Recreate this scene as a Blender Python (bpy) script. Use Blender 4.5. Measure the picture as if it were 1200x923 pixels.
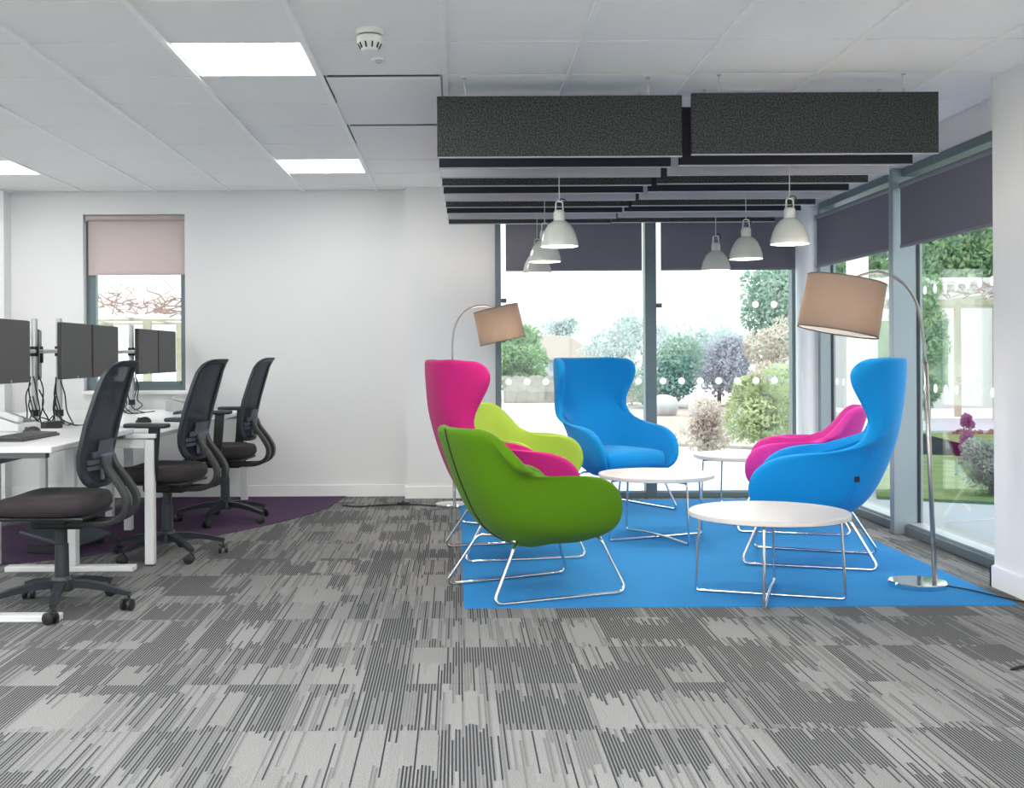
import bpy, bmesh, math, random
from mathutils import Vector, Matrix

PI = math.pi
R = math.radians
rnd = random.Random(7)

for o in list(bpy.data.objects):
    bpy.data.objects.remove(o, do_unlink=True)
SC = bpy.context.scene
COL = SC.collection

# ------------------------------------------------------------------ camera
CAM_H = 1.16
cd = bpy.data.cameras.new('camera')
cd.sensor_width = 36.0
cd.lens = 40.3
cd.shift_x = 0.0540
cd.shift_y = -0.0388
cd.clip_start = 0.05
cd.clip_end = 400
cam = bpy.data.objects.new('camera', cd)
COL.objects.link(cam)
cam.location = (0, 0, CAM_H)
cam.rotation_euler = (R(90), R(0.3), 0)
SC.camera = cam

# ------------------------------------------------------------------ sky: overcast, brighter towards the zenith
w = bpy.data.worlds.new('overcast_sky')
SC.world = w
w.use_nodes = True
nt = w.node_tree
nt.nodes.clear()
tc = nt.nodes.new('ShaderNodeTexCoord')
sx = nt.nodes.new('ShaderNodeSeparateXYZ')
mr = nt.nodes.new('ShaderNodeMapRange')
mr.inputs['From Min'].default_value = 0.0
mr.inputs['From Max'].default_value = 1.0
mr.inputs['To Min'].default_value = 0.90
mr.inputs['To Max'].default_value = 2.70
bg = nt.nodes.new('ShaderNodeBackground')
bg.inputs['Color'].default_value = (0.97, 0.985, 1.0, 1)
wo = nt.nodes.new('ShaderNodeOutputWorld')
nt.links.new(tc.outputs['Generated'], sx.inputs[0])
nt.links.new(sx.outputs['Z'], mr.inputs['Value'])
nt.links.new(mr.outputs[0], bg.inputs['Strength'])
nt.links.new(bg.outputs[0], wo.inputs['Surface'])

# ------------------------------------------------------------------ exposure
PANEL_GLOW = 8.2            # the LED ceiling panels
SC.view_settings.view_transform = 'Standard'
SC.view_settings.look = 'None'
SC.view_settings.gamma = 1.0
SC.view_settings.use_curve_mapping = False
SC.view_settings.exposure = 1.05

# ------------------------------------------------------------------ materials
def mat(name, col, rough=0.6, metal=0.0, bump=0.0, bscale=200.0, vary=0.0, sheen=0.0, spec=None, emit=None, estr=0.0, coat=0.0):
    m = bpy.data.materials.new(name)
    m.use_nodes = True
    n = m.node_tree
    p = n.nodes['Principled BSDF']
    p.inputs['Base Color'].default_value = (*col, 1)
    p.inputs['Roughness'].default_value = rough
    p.inputs['Metallic'].default_value = metal
    if sheen:
        p.inputs['Sheen Weight'].default_value = sheen
        p.inputs['Sheen Roughness'].default_value = 0.5
    if spec is not None:
        p.inputs['Specular IOR Level'].default_value = spec
    if coat:
        p.inputs['Coat Weight'].default_value = coat
    if emit:
        p.inputs['Emission Color'].default_value = (*emit, 1)
        p.inputs['Emission Strength'].default_value = estr
    if bump or vary:
        t = n.nodes.new('ShaderNodeTexCoord')
        z = n.nodes.new('ShaderNodeTexNoise')
        z.inputs['Scale'].default_value = bscale
        z.inputs['Detail'].default_value = 3
        n.links.new(t.outputs['Object'], z.inputs['Vector'])
        if bump:
            b = n.nodes.new('ShaderNodeBump')
            b.inputs['Strength'].default_value = bump
            b.inputs['Distance'].default_value = 0.002
            n.links.new(z.outputs['Fac'], b.inputs['Height'])
            n.links.new(b.outputs[0], p.inputs['Normal'])
        if vary:
            mx = n.nodes.new('ShaderNodeMix')
            mx.data_type = 'RGBA'
            mx.inputs[6].default_value = (*[c * (1 - vary) for c in col], 1)
            mx.inputs[7].default_value = (*[min(1, c * (1 + vary)) for c in col], 1)
            n.links.new(z.outputs['Fac'], mx.inputs[0])
            n.links.new(mx.outputs[2], p.inputs['Base Color'])
    return m

def mth(n, op, a, b=None, c=None):
    q = n.nodes.new('ShaderNodeMath')
    q.operation = op
    for i, v in enumerate((a, b, c)):
        if v is None:
            continue
        if isinstance(v, (int, float)):
            q.inputs[i].default_value = v
        else:
            n.links.new(v, q.inputs[i])
    return q.outputs[0]

def carpet_material(name='striped_carpet'):
    """grey striped carpet tile: stripes run with the pile direction, patches of plain and striped yarn with combed ends"""
    m = bpy.data.materials.new(name)
    m.use_nodes = True
    n = m.node_tree
    p = n.nodes['Principled BSDF']
    p.inputs['Roughness'].default_value = 0.9
    p.inputs['Specular IOR Level'].default_value = 0.15
    g = n.nodes.new('ShaderNodeNewGeometry')
    s = n.nodes.new('ShaderNodeSeparateXYZ')
    n.links.new(g.outputs['Position'], s.inputs[0])
    oi = n.nodes.new('ShaderNodeObjectInfo')
    seed = mth(n, 'MULTIPLY', oi.outputs['Random'], 53.0)
    pitch = 0.0106
    ux = mth(n, 'DIVIDE', s.outputs['X'], pitch)
    k = mth(n, 'FLOOR', ux)
    fr = mth(n, 'FRACT', ux)
    def wn(x, y, z=0.0):
        c = n.nodes.new('ShaderNodeCombineXYZ')
        for i, v in enumerate((x, y, z)):
            if isinstance(v, (int, float)):
                c.inputs[i].default_value = v
            else:
                n.links.new(v, c.inputs[i])
        t = n.nodes.new('ShaderNodeTexWhiteNoise')
        t.noise_dimensions = '3D'
        n.links.new(c.outputs[0], t.inputs['Vector'])
        return t.outputs['Value']
    off = wn(k, 3.7)                                       # each yarn ends somewhere else
    off2 = mth(n, 'MULTIPLY', mth(n, 'MULTIPLY', off, off), 0.19)
    yy = mth(n, 'ADD', s.outputs['Y'], off2)
    cy = mth(n, 'FLOOR', mth(n, 'DIVIDE', yy, 0.36))
    off3 = mth(n, 'MULTIPLY', wn(k, 9.1, cy), 0.05)
    cx = mth(n, 'FLOOR', mth(n, 'DIVIDE', mth(n, 'ADD', s.outputs['X'], off3), 0.155))
    block = wn(cx, cy, seed)                               # 0 striped ... 1 plain
    jit = mth(n, 'MULTIPLY', mth(n, 'SUBTRACT', wn(k, cy, 5.0), 0.5), 0.55)
    lev = mth(n, 'ADD', block, jit)
    plain = mth(n, 'GREATER_THAN', lev, 0.63)
    mid = mth(n, 'GREATER_THAN', lev, 0.40)
    # dark yarn between light yarns
    dark = mth(n, 'LESS_THAN', fr, 0.50)
    fiber = n.nodes.new('ShaderNodeTexNoise')
    fiber.inputs['Scale'].default_value = 260
    fiber.inputs['Detail'].default_value = 2
    n.links.new(g.outputs['Position'], fiber.inputs['Vector'])
    def mixc(f, a, b):
        q = n.nodes.new('ShaderNodeMix')
        q.data_type = 'RGBA'
        for sock, v in ((0, f), (6, a), (7, b)):
            if isinstance(v, tuple):
                q.inputs[sock].default_value = (*v, 1)
            elif isinstance(v, (int, float)):
                q.inputs[sock].default_value = v
            else:
                n.links.new(v, q.inputs[sock])
        return q.outputs[2]
    LT, MD, DK = (0.205, 0.209, 0.208), (0.150, 0.153, 0.154), (0.026, 0.028, 0.033)
    striped = mixc(dark, MD, DK)
    midc = mixc(mth(n, 'MULTIPLY', dark, 0.30), (0.158, 0.161, 0.160), DK)
    fleck = mth(n, 'MULTIPLY', mth(n, 'LESS_THAN', wn(k, cy, 2.2), 0.10), dark)
    lightc = mixc(fleck, mixc(wn(cx, cy, 8.0), LT, (0.170, 0.173, 0.172)), DK)
    c1 = mixc(mid, striped, midc)
    c2 = mixc(plain, c1, lightc)
    q = n.nodes.new('ShaderNodeMix')
    q.data_type = 'RGBA'
    q.blend_type = 'MULTIPLY'
    q.inputs[0].default_value = 0.85
    n.links.new(c2, q.inputs[6])
    cr = n.nodes.new('ShaderNodeMapRange')
    cr.inputs['From Min'].default_value = 0.3
    cr.inputs['From Max'].default_value = 0.7
    cr.inputs['To Min'].default_value = 0.55
    cr.inputs['To Max'].default_value = 1.45
    n.links.new(fiber.outputs['Fac'], cr.inputs['Value'])
    n.links.new(cr.outputs[0], q.inputs[7])
    n.links.new(q.outputs[2], p.inputs['Base Color'])
    b = n.nodes.new('ShaderNodeBump')
    b.inputs['Strength'].default_value = 0.35
    b.inputs['Distance'].default_value = 0.002
    n.links.new(fiber.outputs['Fac'], b.inputs['Height'])
    n.links.new(b.outputs[0], p.inputs['Normal'])
    return m

def glass_material(name, tint=(0.93, 0.97, 0.95)):
    m = bpy.data.materials.new(name)
    m.use_nodes = True
    n = m.node_tree
    n.nodes.clear()
    out = n.nodes.new('ShaderNodeOutputMaterial')
    t = n.nodes.new('ShaderNodeBsdfTransparent')
    t.inputs['Color'].default_value = (*tint, 1)
    gl = n.nodes.new('ShaderNodeBsdfGlossy')
    gl.inputs['Roughness'].default_value = 0.0
    # Schlick reflectance from the angle of view, the same on both faces of the thin pane
    g = n.nodes.new('ShaderNodeNewGeometry')
    d = n.nodes.new('ShaderNodeVectorMath')
    d.operation = 'DOT_PRODUCT'
    n.links.new(g.outputs['Normal'], d.inputs[0])
    n.links.new(g.outputs['Incoming'], d.inputs[1])
    c = mth(n, 'SUBTRACT', 1.0, mth(n, 'ABSOLUTE', d.outputs['Value']))
    f = mth(n, 'MULTIPLY_ADD', mth(n, 'POWER', c, 5.0), 0.94, 0.05)
    mx = n.nodes.new('ShaderNodeMixShader')
    n.links.new(f, mx.inputs[0])
    n.links.new(t.outputs[0], mx.inputs[1])
    n.links.new(gl.outputs[0], mx.inputs[2])
    n.links.new(mx.outputs[0], out.inputs['Surface'])
    return m

def translucent(name, col, fac, rough=0.8):
    """cloth that lets part of the light through"""
    m = bpy.data.materials.new(name)
    m.use_nodes = True
    n = m.node_tree
    p = n.nodes['Principled BSDF']
    p.inputs['Base Color'].default_value = (*col, 1)
    p.inputs['Roughness'].default_value = rough
    p.inputs['Specular IOR Level'].default_value = 0.1
    t = n.nodes.new('ShaderNodeTexCoord')
    wv = n.nodes.new('ShaderNodeTexNoise')
    wv.inputs['Scale'].default_value = 320
    n.links.new(t.outputs['Object'], wv.inputs['Vector'])
    b = n.nodes.new('ShaderNodeBump')
    b.inputs['Strength'].default_value = 0.15
    n.links.new(wv.outputs['Fac'], b.inputs['Height'])
    n.links.new(b.outputs[0], p.inputs['Normal'])
    tr = n.nodes.new('ShaderNodeBsdfTranslucent')
    tr.inputs['Color'].default_value = (*col, 1)
    mx = n.nodes.new('ShaderNodeMixShader')
    mx.inputs[0].default_value = fac
    out = n.nodes['Material Output']
    n.links.new(p.outputs[0], mx.inputs[1])
    n.links.new(tr.outputs[0], mx.inputs[2])
    n.links.new(mx.outputs[0], out.inputs['Surface'])
    return m

def net_material(name, col, alpha):
    m = bpy.data.materials.new(name)
    m.use_nodes = True
    n = m.node_tree
    p = n.nodes['Principled BSDF']
    p.inputs['Base Color'].default_value = (*col, 1)
    p.inputs['Roughness'].default_value = 0.7
    p.inputs['Alpha'].default_value = alpha
    return m

def felt(name, a, b, scale=170):
    m = mat(name, a, 0.95, spec=0.1)
    n = m.node_tree
    p = n.nodes['Principled BSDF']
    t = n.nodes.new('ShaderNodeTexCoord')
    z = n.nodes.new('ShaderNodeTexNoise')
    z.inputs['Scale'].default_value = scale
    z.inputs['Detail'].default_value = 4
    z.inputs['Roughness'].default_value = 0.8
    cr = n.nodes.new('ShaderNodeValToRGB')
    cr.color_ramp.elements[0].position = 0.42
    cr.color_ramp.elements[0].color = (*a, 1)
    cr.color_ramp.elements[1].position = 0.66
    cr.color_ramp.elements[1].color = (*b, 1)
    n.links.new(t.outputs['Object'], z.inputs['Vector'])
    n.links.new(z.outputs['Fac'], cr.inputs[0])
    n.links.new(cr.outputs[0], p.inputs['Base Color'])
    return m

def leafy(name, a, b):
    m = bpy.data.materials.new(name)
    m.use_nodes = True
    n = m.node_tree
    p = n.nodes['Principled BSDF']
    p.inputs['Roughness'].default_value = 0.7
    p.inputs['Specular IOR Level'].default_value = 0.2
    t = n.nodes.new('ShaderNodeTexCoord')
    z = n.nodes.new('ShaderNodeTexNoise')
    z.inputs['Scale'].default_value = 3.0
    z.inputs['Detail'].default_value = 4
    cr = n.nodes.new('ShaderNodeValToRGB')
    cr.color_ramp.elements[0].position = 0.35
    cr.color_ramp.elements[0].color = (*a, 1)
    cr.color_ramp.elements[1].position = 0.65
    cr.color_ramp.elements[1].color = (*b, 1)
    n.links.new(t.outputs['Object'], z.inputs['Vector'])
    n.links.new(z.outputs['Fac'], cr.inputs[0])
    n.links.new(cr.outputs[0], p.inputs['Base Color'])
    tr = n.nodes.new('ShaderNodeBsdfTranslucent')
    n.links.new(cr.outputs[0], tr.inputs['Color'])
    mx = n.nodes.new('ShaderNodeMixShader')
    mx.inputs[0].default_value = 0.45
    out = n.nodes['Material Output']
    n.links.new(p.outputs[0], mx.inputs[1])
    n.links.new(tr.outputs[0], mx.inputs[2])
    n.links.new(mx.outputs[0], out.inputs['Surface'])
    return m

M = {}
M['carpet'] = carpet_material()
M['wall'] = mat('white_paint', (0.765, 0.765, 0.767), 0.7, bump=0.05, bscale=300)
M['trim'] = mat('white_gloss_paint', (0.84, 0.84, 0.84), 0.4)
M['tile'] = mat('mineral_ceiling_tile', (0.92, 0.92, 0.92), 0.9, bump=0.25, bscale=400)
M['slab'] = mat('ceiling_void_grey', (0.06, 0.06, 0.06), 0.9)
M['tee'] = mat('white_steel_tee', (0.95, 0.95, 0.95), 0.4)
M['panel_glow'] = mat('led_diffuser', (0.9, 0.9, 0.9), 0.5, emit=(1.0, 0.985, 0.96), estr=PANEL_GLOW)
M['frame'] = mat('grey_green_aluminium', (0.140, 0.190, 0.205), 0.42, metal=0.25)
M['frame_light'] = mat('silver_grey_aluminium', (0.30, 0.35, 0.38), 0.42, metal=0.25)
M['glass'] = glass_material('clear_glazing')
M['dot'] = translucent('frosted_white_dot', (0.93, 0.93, 0.93), 0.85)
M['blind'] = translucent('plum_grey_blind_cloth', (0.195, 0.188, 0.228), 0.14)
M['blind_tube'] = mat('plum_grey_blind_tube', (0.19, 0.19, 0.22), 0.6)
M['blind_pale'] = translucent('pale_pink_blind_cloth', (0.70, 0.62, 0.61), 0.38)
M['blue_carpet'] = felt('bright_blue_carpet', (0.018, 0.160, 0.39), (0.042, 0.245, 0.55), 240)
M['purple_carpet'] = felt('purple_carpet_pile', (0.064, 0.038, 0.080), (0.098, 0.062, 0.115), 240)
M['felt_charcoal'] = felt('charcoal_felt', (0.022, 0.024, 0.024), (0.130, 0.135, 0.132), 130)
M['felt_black'] = felt('black_felt', (0.030, 0.031, 0.040), (0.055, 0.056, 0.068), 150)
M['felt_grey'] = felt('mid_grey_felt', (0.50, 0.50, 0.55), (0.58, 0.58, 0.635), 150)
M['felt_lit_underside'] = mat('bounce_lit_baffle_underside', (0.42, 0.42, 0.46), 0.7)  # bounce light on the baffle undersides, put into a paler grey
M['steel'] = mat('brushed_steel', (0.62, 0.62, 0.63), 0.3, metal=1.0)
M['chrome'] = mat('chrome', (0.75, 0.76, 0.78), 0.10, metal=1.0)
M['pole'] = mat('grey_lamp_pole', (0.36, 0.35, 0.34), 0.35, metal=0.9)
M['blue_cloth'] = mat('blue_wool', (0.002, 0.225, 0.57), 0.85, bump=0.25, bscale=420, sheen=0.08, spec=0.2)
M['green_cloth'] = mat('green_wool', (0.074, 0.190, 0.0006), 0.85, bump=0.25, bscale=420, sheen=0.08, spec=0.2)
M['green_cloth_lit'] = mat('green_wool_lit', (0.29, 0.42, 0.055), 0.85, bump=0.25, bscale=420, sheen=0.08, spec=0.2)  # the green wool with window light put into its colour
M['pink_cloth'] = mat('magenta_wool', (0.44, 0.012, 0.15), 0.85, bump=0.25, bscale=420, sheen=0.08, spec=0.2)
M['orchid_cloth'] = mat('orchid_wool', (0.52, 0.035, 0.29), 0.85, bump=0.25, bscale=420, sheen=0.08, spec=0.2)
M['seam_dark'] = mat('dark_seam_piping', (0.02, 0.03, 0.01), 0.8)
M['seam_blue'] = mat('blue_seam_piping', (0.008, 0.20, 0.54), 0.8)
M['tag'] = mat('black_label_cloth', (0.012, 0.012, 0.014), 0.8)
M['white_top'] = mat('white_laminate', (0.50, 0.485, 0.475), 0.35)
M['edge_band'] = mat('pale_edge_band', (0.62, 0.59, 0.57), 0.5)
M['desk_top'] = mat('pale_grey_laminate', (0.63, 0.63, 0.64), 0.4)
M['desk_metal'] = mat('white_powder_coat', (0.64, 0.65, 0.66), 0.4)
M['dark_metal'] = mat('dark_grey_metal', (0.10, 0.10, 0.11), 0.45, metal=0.4)
M['black_plastic'] = mat('black_plastic', (0.010, 0.011, 0.013), 0.45)
M['graphite'] = mat('graphite_plastic', (0.019, 0.024, 0.030), 0.45)
M['net'] = net_material('dark_blue_net', (0.010, 0.015, 0.028), 0.965)
M['lumbar'] = mat('slate_plastic', (0.060, 0.072, 0.092), 0.5)
M['seat_cloth'] = mat('aubergine_seat_cloth', (0.022, 0.0165, 0.021), 0.85, bump=0.2, bscale=420, sheen=0.04)
M['screen'] = mat('dark_grey_screen', (0.062, 0.061, 0.060), 0.55)
M['silver_paint'] = mat('silver_paint', (0.50, 0.51, 0.52), 0.4, metal=0.4)
M['phone'] = mat('pale_grey_phone_plastic', (0.55, 0.56, 0.56), 0.5)
M['phone_key'] = mat('grey_phone_keys', (0.14, 0.15, 0.16), 0.5)
M['paper'] = mat('white_paper', (0.80, 0.83, 0.88), 0.7)
M['blue_card'] = mat('pale_blue_card', (0.30, 0.47, 0.66), 0.6)
M['pendant'] = mat('pale_grey_green_enamel', (0.55, 0.57, 0.53), 0.25, coat=0.4)
M['pendant_in'] = mat('white_enamel', (0.90, 0.89, 0.86), 0.4)
M['bulb'] = mat('warm_bulb', (0.9, 0.9, 0.9), 0.4, emit=(1.0, 0.88, 0.74), estr=30.0)
M['shade'] = translucent('taupe_linen_shade', (0.29, 0.225, 0.190), 0.35)
M['shade_trim'] = mat('dark_taupe_trim', (0.13, 0.10, 0.09), 0.8)
M['shade_in'] = translucent('white_shade_lining', (0.86, 0.84, 0.80), 0.30)
M['detector'] = mat('off_white_plastic', (0.80, 0.80, 0.77), 0.4)
M['slot'] = mat('dark_slot', (0.05, 0.05, 0.05), 0.7)
M['terrace'] = mat('pale_terrace_concrete', (0.52, 0.52, 0.525), 0.85, vary=0.06, bscale=1.2)
M['paving'] = mat('blue_grey_paving', (0.20, 0.215, 0.235), 0.8, vary=0.08, bscale=2.0)
M['lawn'] = leafy('mown_lawn', (0.09, 0.16, 0.035), (0.17, 0.23, 0.06))
M['road'] = mat('grey_tarmac', (0.24, 0.24, 0.28), 0.9, vary=0.1, bscale=2)
M['bank'] = mat('dry_stone_bank', (0.165, 0.150, 0.130), 0.95, vary=0.4, bscale=3.0)
M['gravel'] = mat('sandy_gravel', (0.30, 0.27, 0.24), 0.95, vary=0.25, bscale=3.0)
M['rock'] = mat('pale_boulder', (0.45, 0.45, 0.46), 0.9, vary=0.25, bscale=4, bump=0.6)
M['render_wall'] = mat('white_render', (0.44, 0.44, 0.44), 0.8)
M['roof'] = mat('pale_brown_roof', (0.25, 0.215, 0.19), 0.85, vary=0.1, bscale=2)
M['timber'] = mat('weathered_timber', (0.30, 0.29, 0.21), 0.8, vary=0.2, bscale=8)
M['twig'] = mat('reddish_twig', (0.24, 0.15, 0.13), 0.9)
M['bark'] = mat('grey_bark', (0.16, 0.14, 0.12), 0.9)
M['ext_column'] = mat('pale_column_render', (0.86, 0.88, 0.90), 0.6)
M['leaf_green'] = leafy('leaf_green', (0.12, 0.24, 0.12), (0.32, 0.46, 0.24))
M['leaf_dark'] = leafy('leaf_blue_green', (0.16, 0.28, 0.23), (0.38, 0.50, 0.42))
M['leaf_pale'] = leafy('leaf_pale_olive', (0.27, 0.34, 0.16), (0.50, 0.55, 0.32))
M['leaf_blush'] = leafy('leaf_blush', (0.42, 0.38, 0.33), (0.62, 0.56, 0.49))
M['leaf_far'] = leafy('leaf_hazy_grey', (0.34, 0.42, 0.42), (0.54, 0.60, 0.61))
M['leaf_mauve'] = leafy('leaf_grey_mauve', (0.30, 0.30, 0.37), (0.48, 0.48, 0.56))
M['leaf_purple'] = leafy('leaf_purple', (0.24, 0.10, 0.22), (0.42, 0.22, 0.38))

# ------------------------------------------------------------------ mesh helpers
def link(name, me, parent=None):
    o = bpy.data.objects.new(name, me)
    COL.objects.link(o)
    if parent is not None:
        o.parent = parent
    return o

def obj(name, bm, m, parent=None, smooth=False):
    me = bpy.data.meshes.new(name)
    bmesh.ops.recalc_face_normals(bm, faces=bm.faces)
    bm.to_mesh(me)
    bm.free()
    me.materials.append(m)
    if smooth:
        for p in me.polygons:
            p.use_smooth = True
    o = link(name, me, parent)
    return o

def auto(o, deg=40):
    """smooth faces but keep sharp edges"""
    me = o.data
    for p in me.polygons:
        p.use_smooth = True
    bm = bmesh.new()
    bm.from_mesh(me)
    for e in bm.edges:
        if len(e.link_faces) == 2 and e.calc_face_angle(0) > R(deg):
            e.smooth = False
    bm.to_mesh(me)
    bm.free()
    return o

def thing(name, label, cat, loc=(0, 0, 0), rz=0.0, group=None):
    o = bpy.data.objects.new(name, None)
    COL.objects.link(o)
    o.empty_display_size = 0.1
    o.location = loc
    o.rotation_euler = (0, 0, rz)
    o['label'] = label
    o['category'] = cat
    if group:
        o['group'] = group
    return o

def tag(o, label, cat, group=None):
    o['label'] = label
    o['category'] = cat
    if group:
        o['group'] = group
    return o

def struct(o):
    o['kind'] = 'structure'
    return o

def struct_empty(name, loc=(0, 0, 0)):
    o = bpy.data.objects.new(name, None)
    COL.objects.link(o)
    o.location = loc
    o['kind'] = 'structure'
    return o

def children_of(o):
    return [c for c in bpy.data.objects if c.parent == o]

def copy_thing(root, loc, rz, label, kids):
    """copy a thing, its parts and their sub-parts; kids = nested (part, [sub-parts]) list"""
    r = root.copy()
    COL.objects.link(r)
    r.location = loc
    r.rotation_euler = (0, 0, rz)
    r['label'] = label
    for c, subs in kids:
        cc = c.copy()
        COL.objects.link(cc)
        cc.parent = r
        for s in subs:
            ss = s.copy()
            COL.objects.link(ss)
            ss.parent = cc
    return r

def tree_of(root):
    return [(c, children_of(c)) for c in children_of(root)]

def add_box(bm, lo, hi, bevel=0.0, seg=2, mtx=None):
    c = [(a + b) / 2 for a, b in zip(lo, hi)]
    s = [abs(b - a) for a, b in zip(lo, hi)]
    r = bmesh.ops.create_cube(bm, size=1.0, matrix=Matrix.Translation(c) @ Matrix.Diagonal((*s, 1)))
    vs = r['verts']
    if bevel > 0:
        es = list({e for v in vs for e in v.link_edges})
        rb = bmesh.ops.bevel(bm, geom=es, offset=bevel, segments=seg, profile=0.5, affect='EDGES')
        vs = list({v for f in rb['faces'] for v in f.verts} | {v for v in vs if v.is_valid})
    if mtx is not None:
        bmesh.ops.transform(bm, matrix=mtx, verts=[v for v in vs if v.is_valid])
    return vs

def box(lo, hi, bevel=0.0, seg=2, mtx=None):
    bm = bmesh.new()
    add_box(bm, lo, hi, bevel, seg, mtx)
    return bm

def add_sweep(bm, pts, section, closed=False, cap=True, side=None, scale=None):
    """sweep a closed 2-D section along a polyline; side = fixed side vector, else parallel transport"""
    pts = [Vector(p) for p in pts]
    n = len(pts)
    tans = []
    for i in range(n):
        if closed:
            t = pts[(i + 1) % n] - pts[i - 1]
        elif i == 0:
            t = pts[1] - pts[0]
        elif i == n - 1:
            t = pts[-1] - pts[-2]
        else:
            t = (pts[i + 1] - pts[i]).normalized() + (pts[i] - pts[i - 1]).normalized()
        tans.append(t.normalized())
    if side is None:
        up = Vector((0, 0, 1))
        if abs(tans[0].dot(up)) > 0.9:
            up = Vector((1, 0, 0))
        sv = tans[0].cross(up).normalized()
    else:
        sv = Vector(side)
    rings = []
    for i in range(n):
        t = tans[i]
        sv = (sv - t * sv.dot(t)).normalized() if side is None else (Vector(side) - t * Vector(side).dot(t)).normalized()
        nv = sv.cross(t).normalized()
        k = 1.0 if scale is None else scale[i]
        rings.append([bm.verts.new(pts[i] + sv * a * k + nv * b * k) for a, b in section])
    m = len(section)
    rng = range(n) if closed else range(n - 1)
    for i in rng:
        a, b = rings[i], rings[(i + 1) % n]
        for j in range(m):
            bm.faces.new((a[j], a[(j + 1) % m], b[(j + 1) % m], b[j]))
    if cap and not closed:
        bm.faces.new(list(reversed(rings[0])))
        bm.faces.new(rings[-1])

def circ(r, n=8):
    return [(r * math.cos(2 * PI * i / n), r * math.sin(2 * PI * i / n)) for i in range(n)]

def add_tube(bm, pts, r, n=8, closed=False, scale=None):
    add_sweep(bm, pts, circ(r, n), closed=closed, scale=scale)

def tube(pts, r, n=8, closed=False, scale=None):
    bm = bmesh.new()
    add_tube(bm, pts, r, n, closed, scale)
    return bm

def fillet(pts, r, seg=6, closed=False):
    """round the corners of a polyline"""
    pts = [Vector(p) for p in pts]
    n = len(pts)
    out = []
    for i in range(n):
        if not closed and i in (0, n - 1):
            out.append(pts[i])
            continue
        p, a, b = pts[i], pts[i - 1], pts[(i + 1) % n]
        da, db = (a - p), (b - p)
        k = min(r, da.length * 0.45, db.length * 0.45)
        s, e = p + da.normalized() * k, p + db.normalized() * k
        for j in range(seg + 1):
            t = j / seg
            out.append(s * (1 - t) ** 2 + p * 2 * t * (1 - t) + e * t * t)
    return out

def smooth_path(pts, per=6):
    """Catmull-Rom through the points"""
    P = [Vector(p) for p in pts]
    P = [P[0] * 2 - P[1]] + P + [P[-1] * 2 - P[-2]]
    out = []
    for i in range(1, len(P) - 2):
        for j in range(per):
            t = j / per
            a, b, c, d = P[i - 1], P[i], P[i + 1], P[i + 2]
            out.append(0.5 * ((2 * b) + (c - a) * t + (2 * a - 5 * b + 4 * c - d) * t * t + (3 * b - a - 3 * c + d) * t ** 3))
    out.append(P[-2])
    return out

def add_lathe(bm, prof, n=24, mtx=None, cap=True):
    """revolve (r, z) profile about z"""
    rings = []
    vs = []
    for r, z in prof:
        ring = [bm.verts.new((r * math.cos(2 * PI * i / n), r * math.sin(2 * PI * i / n), z)) for i in range(n)]
        rings.append(ring)
        vs += ring
    for a, b in zip(rings, rings[1:]):
        for i in range(n):
            bm.faces.new((a[i], a[(i + 1) % n], b[(i + 1) % n], b[i]))
    if cap:
        bm.faces.new(list(reversed(rings[0])))
        bm.faces.new(rings[-1])
    if mtx is not None:
        bmesh.ops.transform(bm, matrix=mtx, verts=vs)

def lathe(prof, n=24, mtx=None, cap=True):
    bm = bmesh.new()
    add_lathe(bm, prof, n, mtx, cap)
    return bm

def prism(outline, z0, z1):
    """flat slab from a plan outline"""
    bm = bmesh.new()
    a = [bm.verts.new((x, y, z0)) for x, y in outline]
    b = [bm.verts.new((x, y, z1)) for x, y in outline]
    n = len(outline)
    bm.faces.new(list(reversed(a)))
    bm.faces.new(b)
    for i in range(n):
        bm.faces.new((a[i], a[(i + 1) % n], b[(i + 1) % n], b[i]))
    return bm

def face_rz(fx, fy):
    """turn about z that points local +Y along (fx, fy)"""
    return math.atan2(fy, fx) - PI / 2

# ================================================================== THE ROOM
CEIL = 2.51
XL, XR, XP = -6.2, 2.85, 2.65        # left wall, right glazing, right pier
YF, YB, YC, YG = -4.2, 9.40, 9.25, 9.20
PIER_Y = 5.66

# floor: base with one carpet tile after another laid on it
floor = struct(obj('floor', box((XL, YF, -0.05), (3.1, 9.6, -0.006)), M['carpet']))
tile_bm = box((0.0006, 0.0006, -0.006), (0.4994, 0.4994, 0.0))
first_tile = None
RUG = (0.025, 2.56, 5.23, 9.06)
T0X, T0Y = -0.06, 3.54
for j in range(-2, 12):
    y = T0Y + 0.5 * j
    for i in range(-9, 7):
        x = T0X + 0.5 * i
        yf = y + 0.5
        if x > 0.52 * yf + 0.25 or x + 0.5 < -0.42 * yf - 0.25 or x + 0.5 > 3.1 or y > 9.3:
            continue
        if x >= RUG[0] + 0.0 and x + 0.5 <= RUG[1] and y >= RUG[2] and yf <= RUG[3]:
            continue
        if first_tile is None:
            first_tile = obj('carpet_tile', tile_bm, M['carpet'], floor)
            t = first_tile
        else:
            t = first_tile.copy()
            COL.objects.link(t)
        t.parent = floor
        t.location = (x, y, 0)

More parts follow.
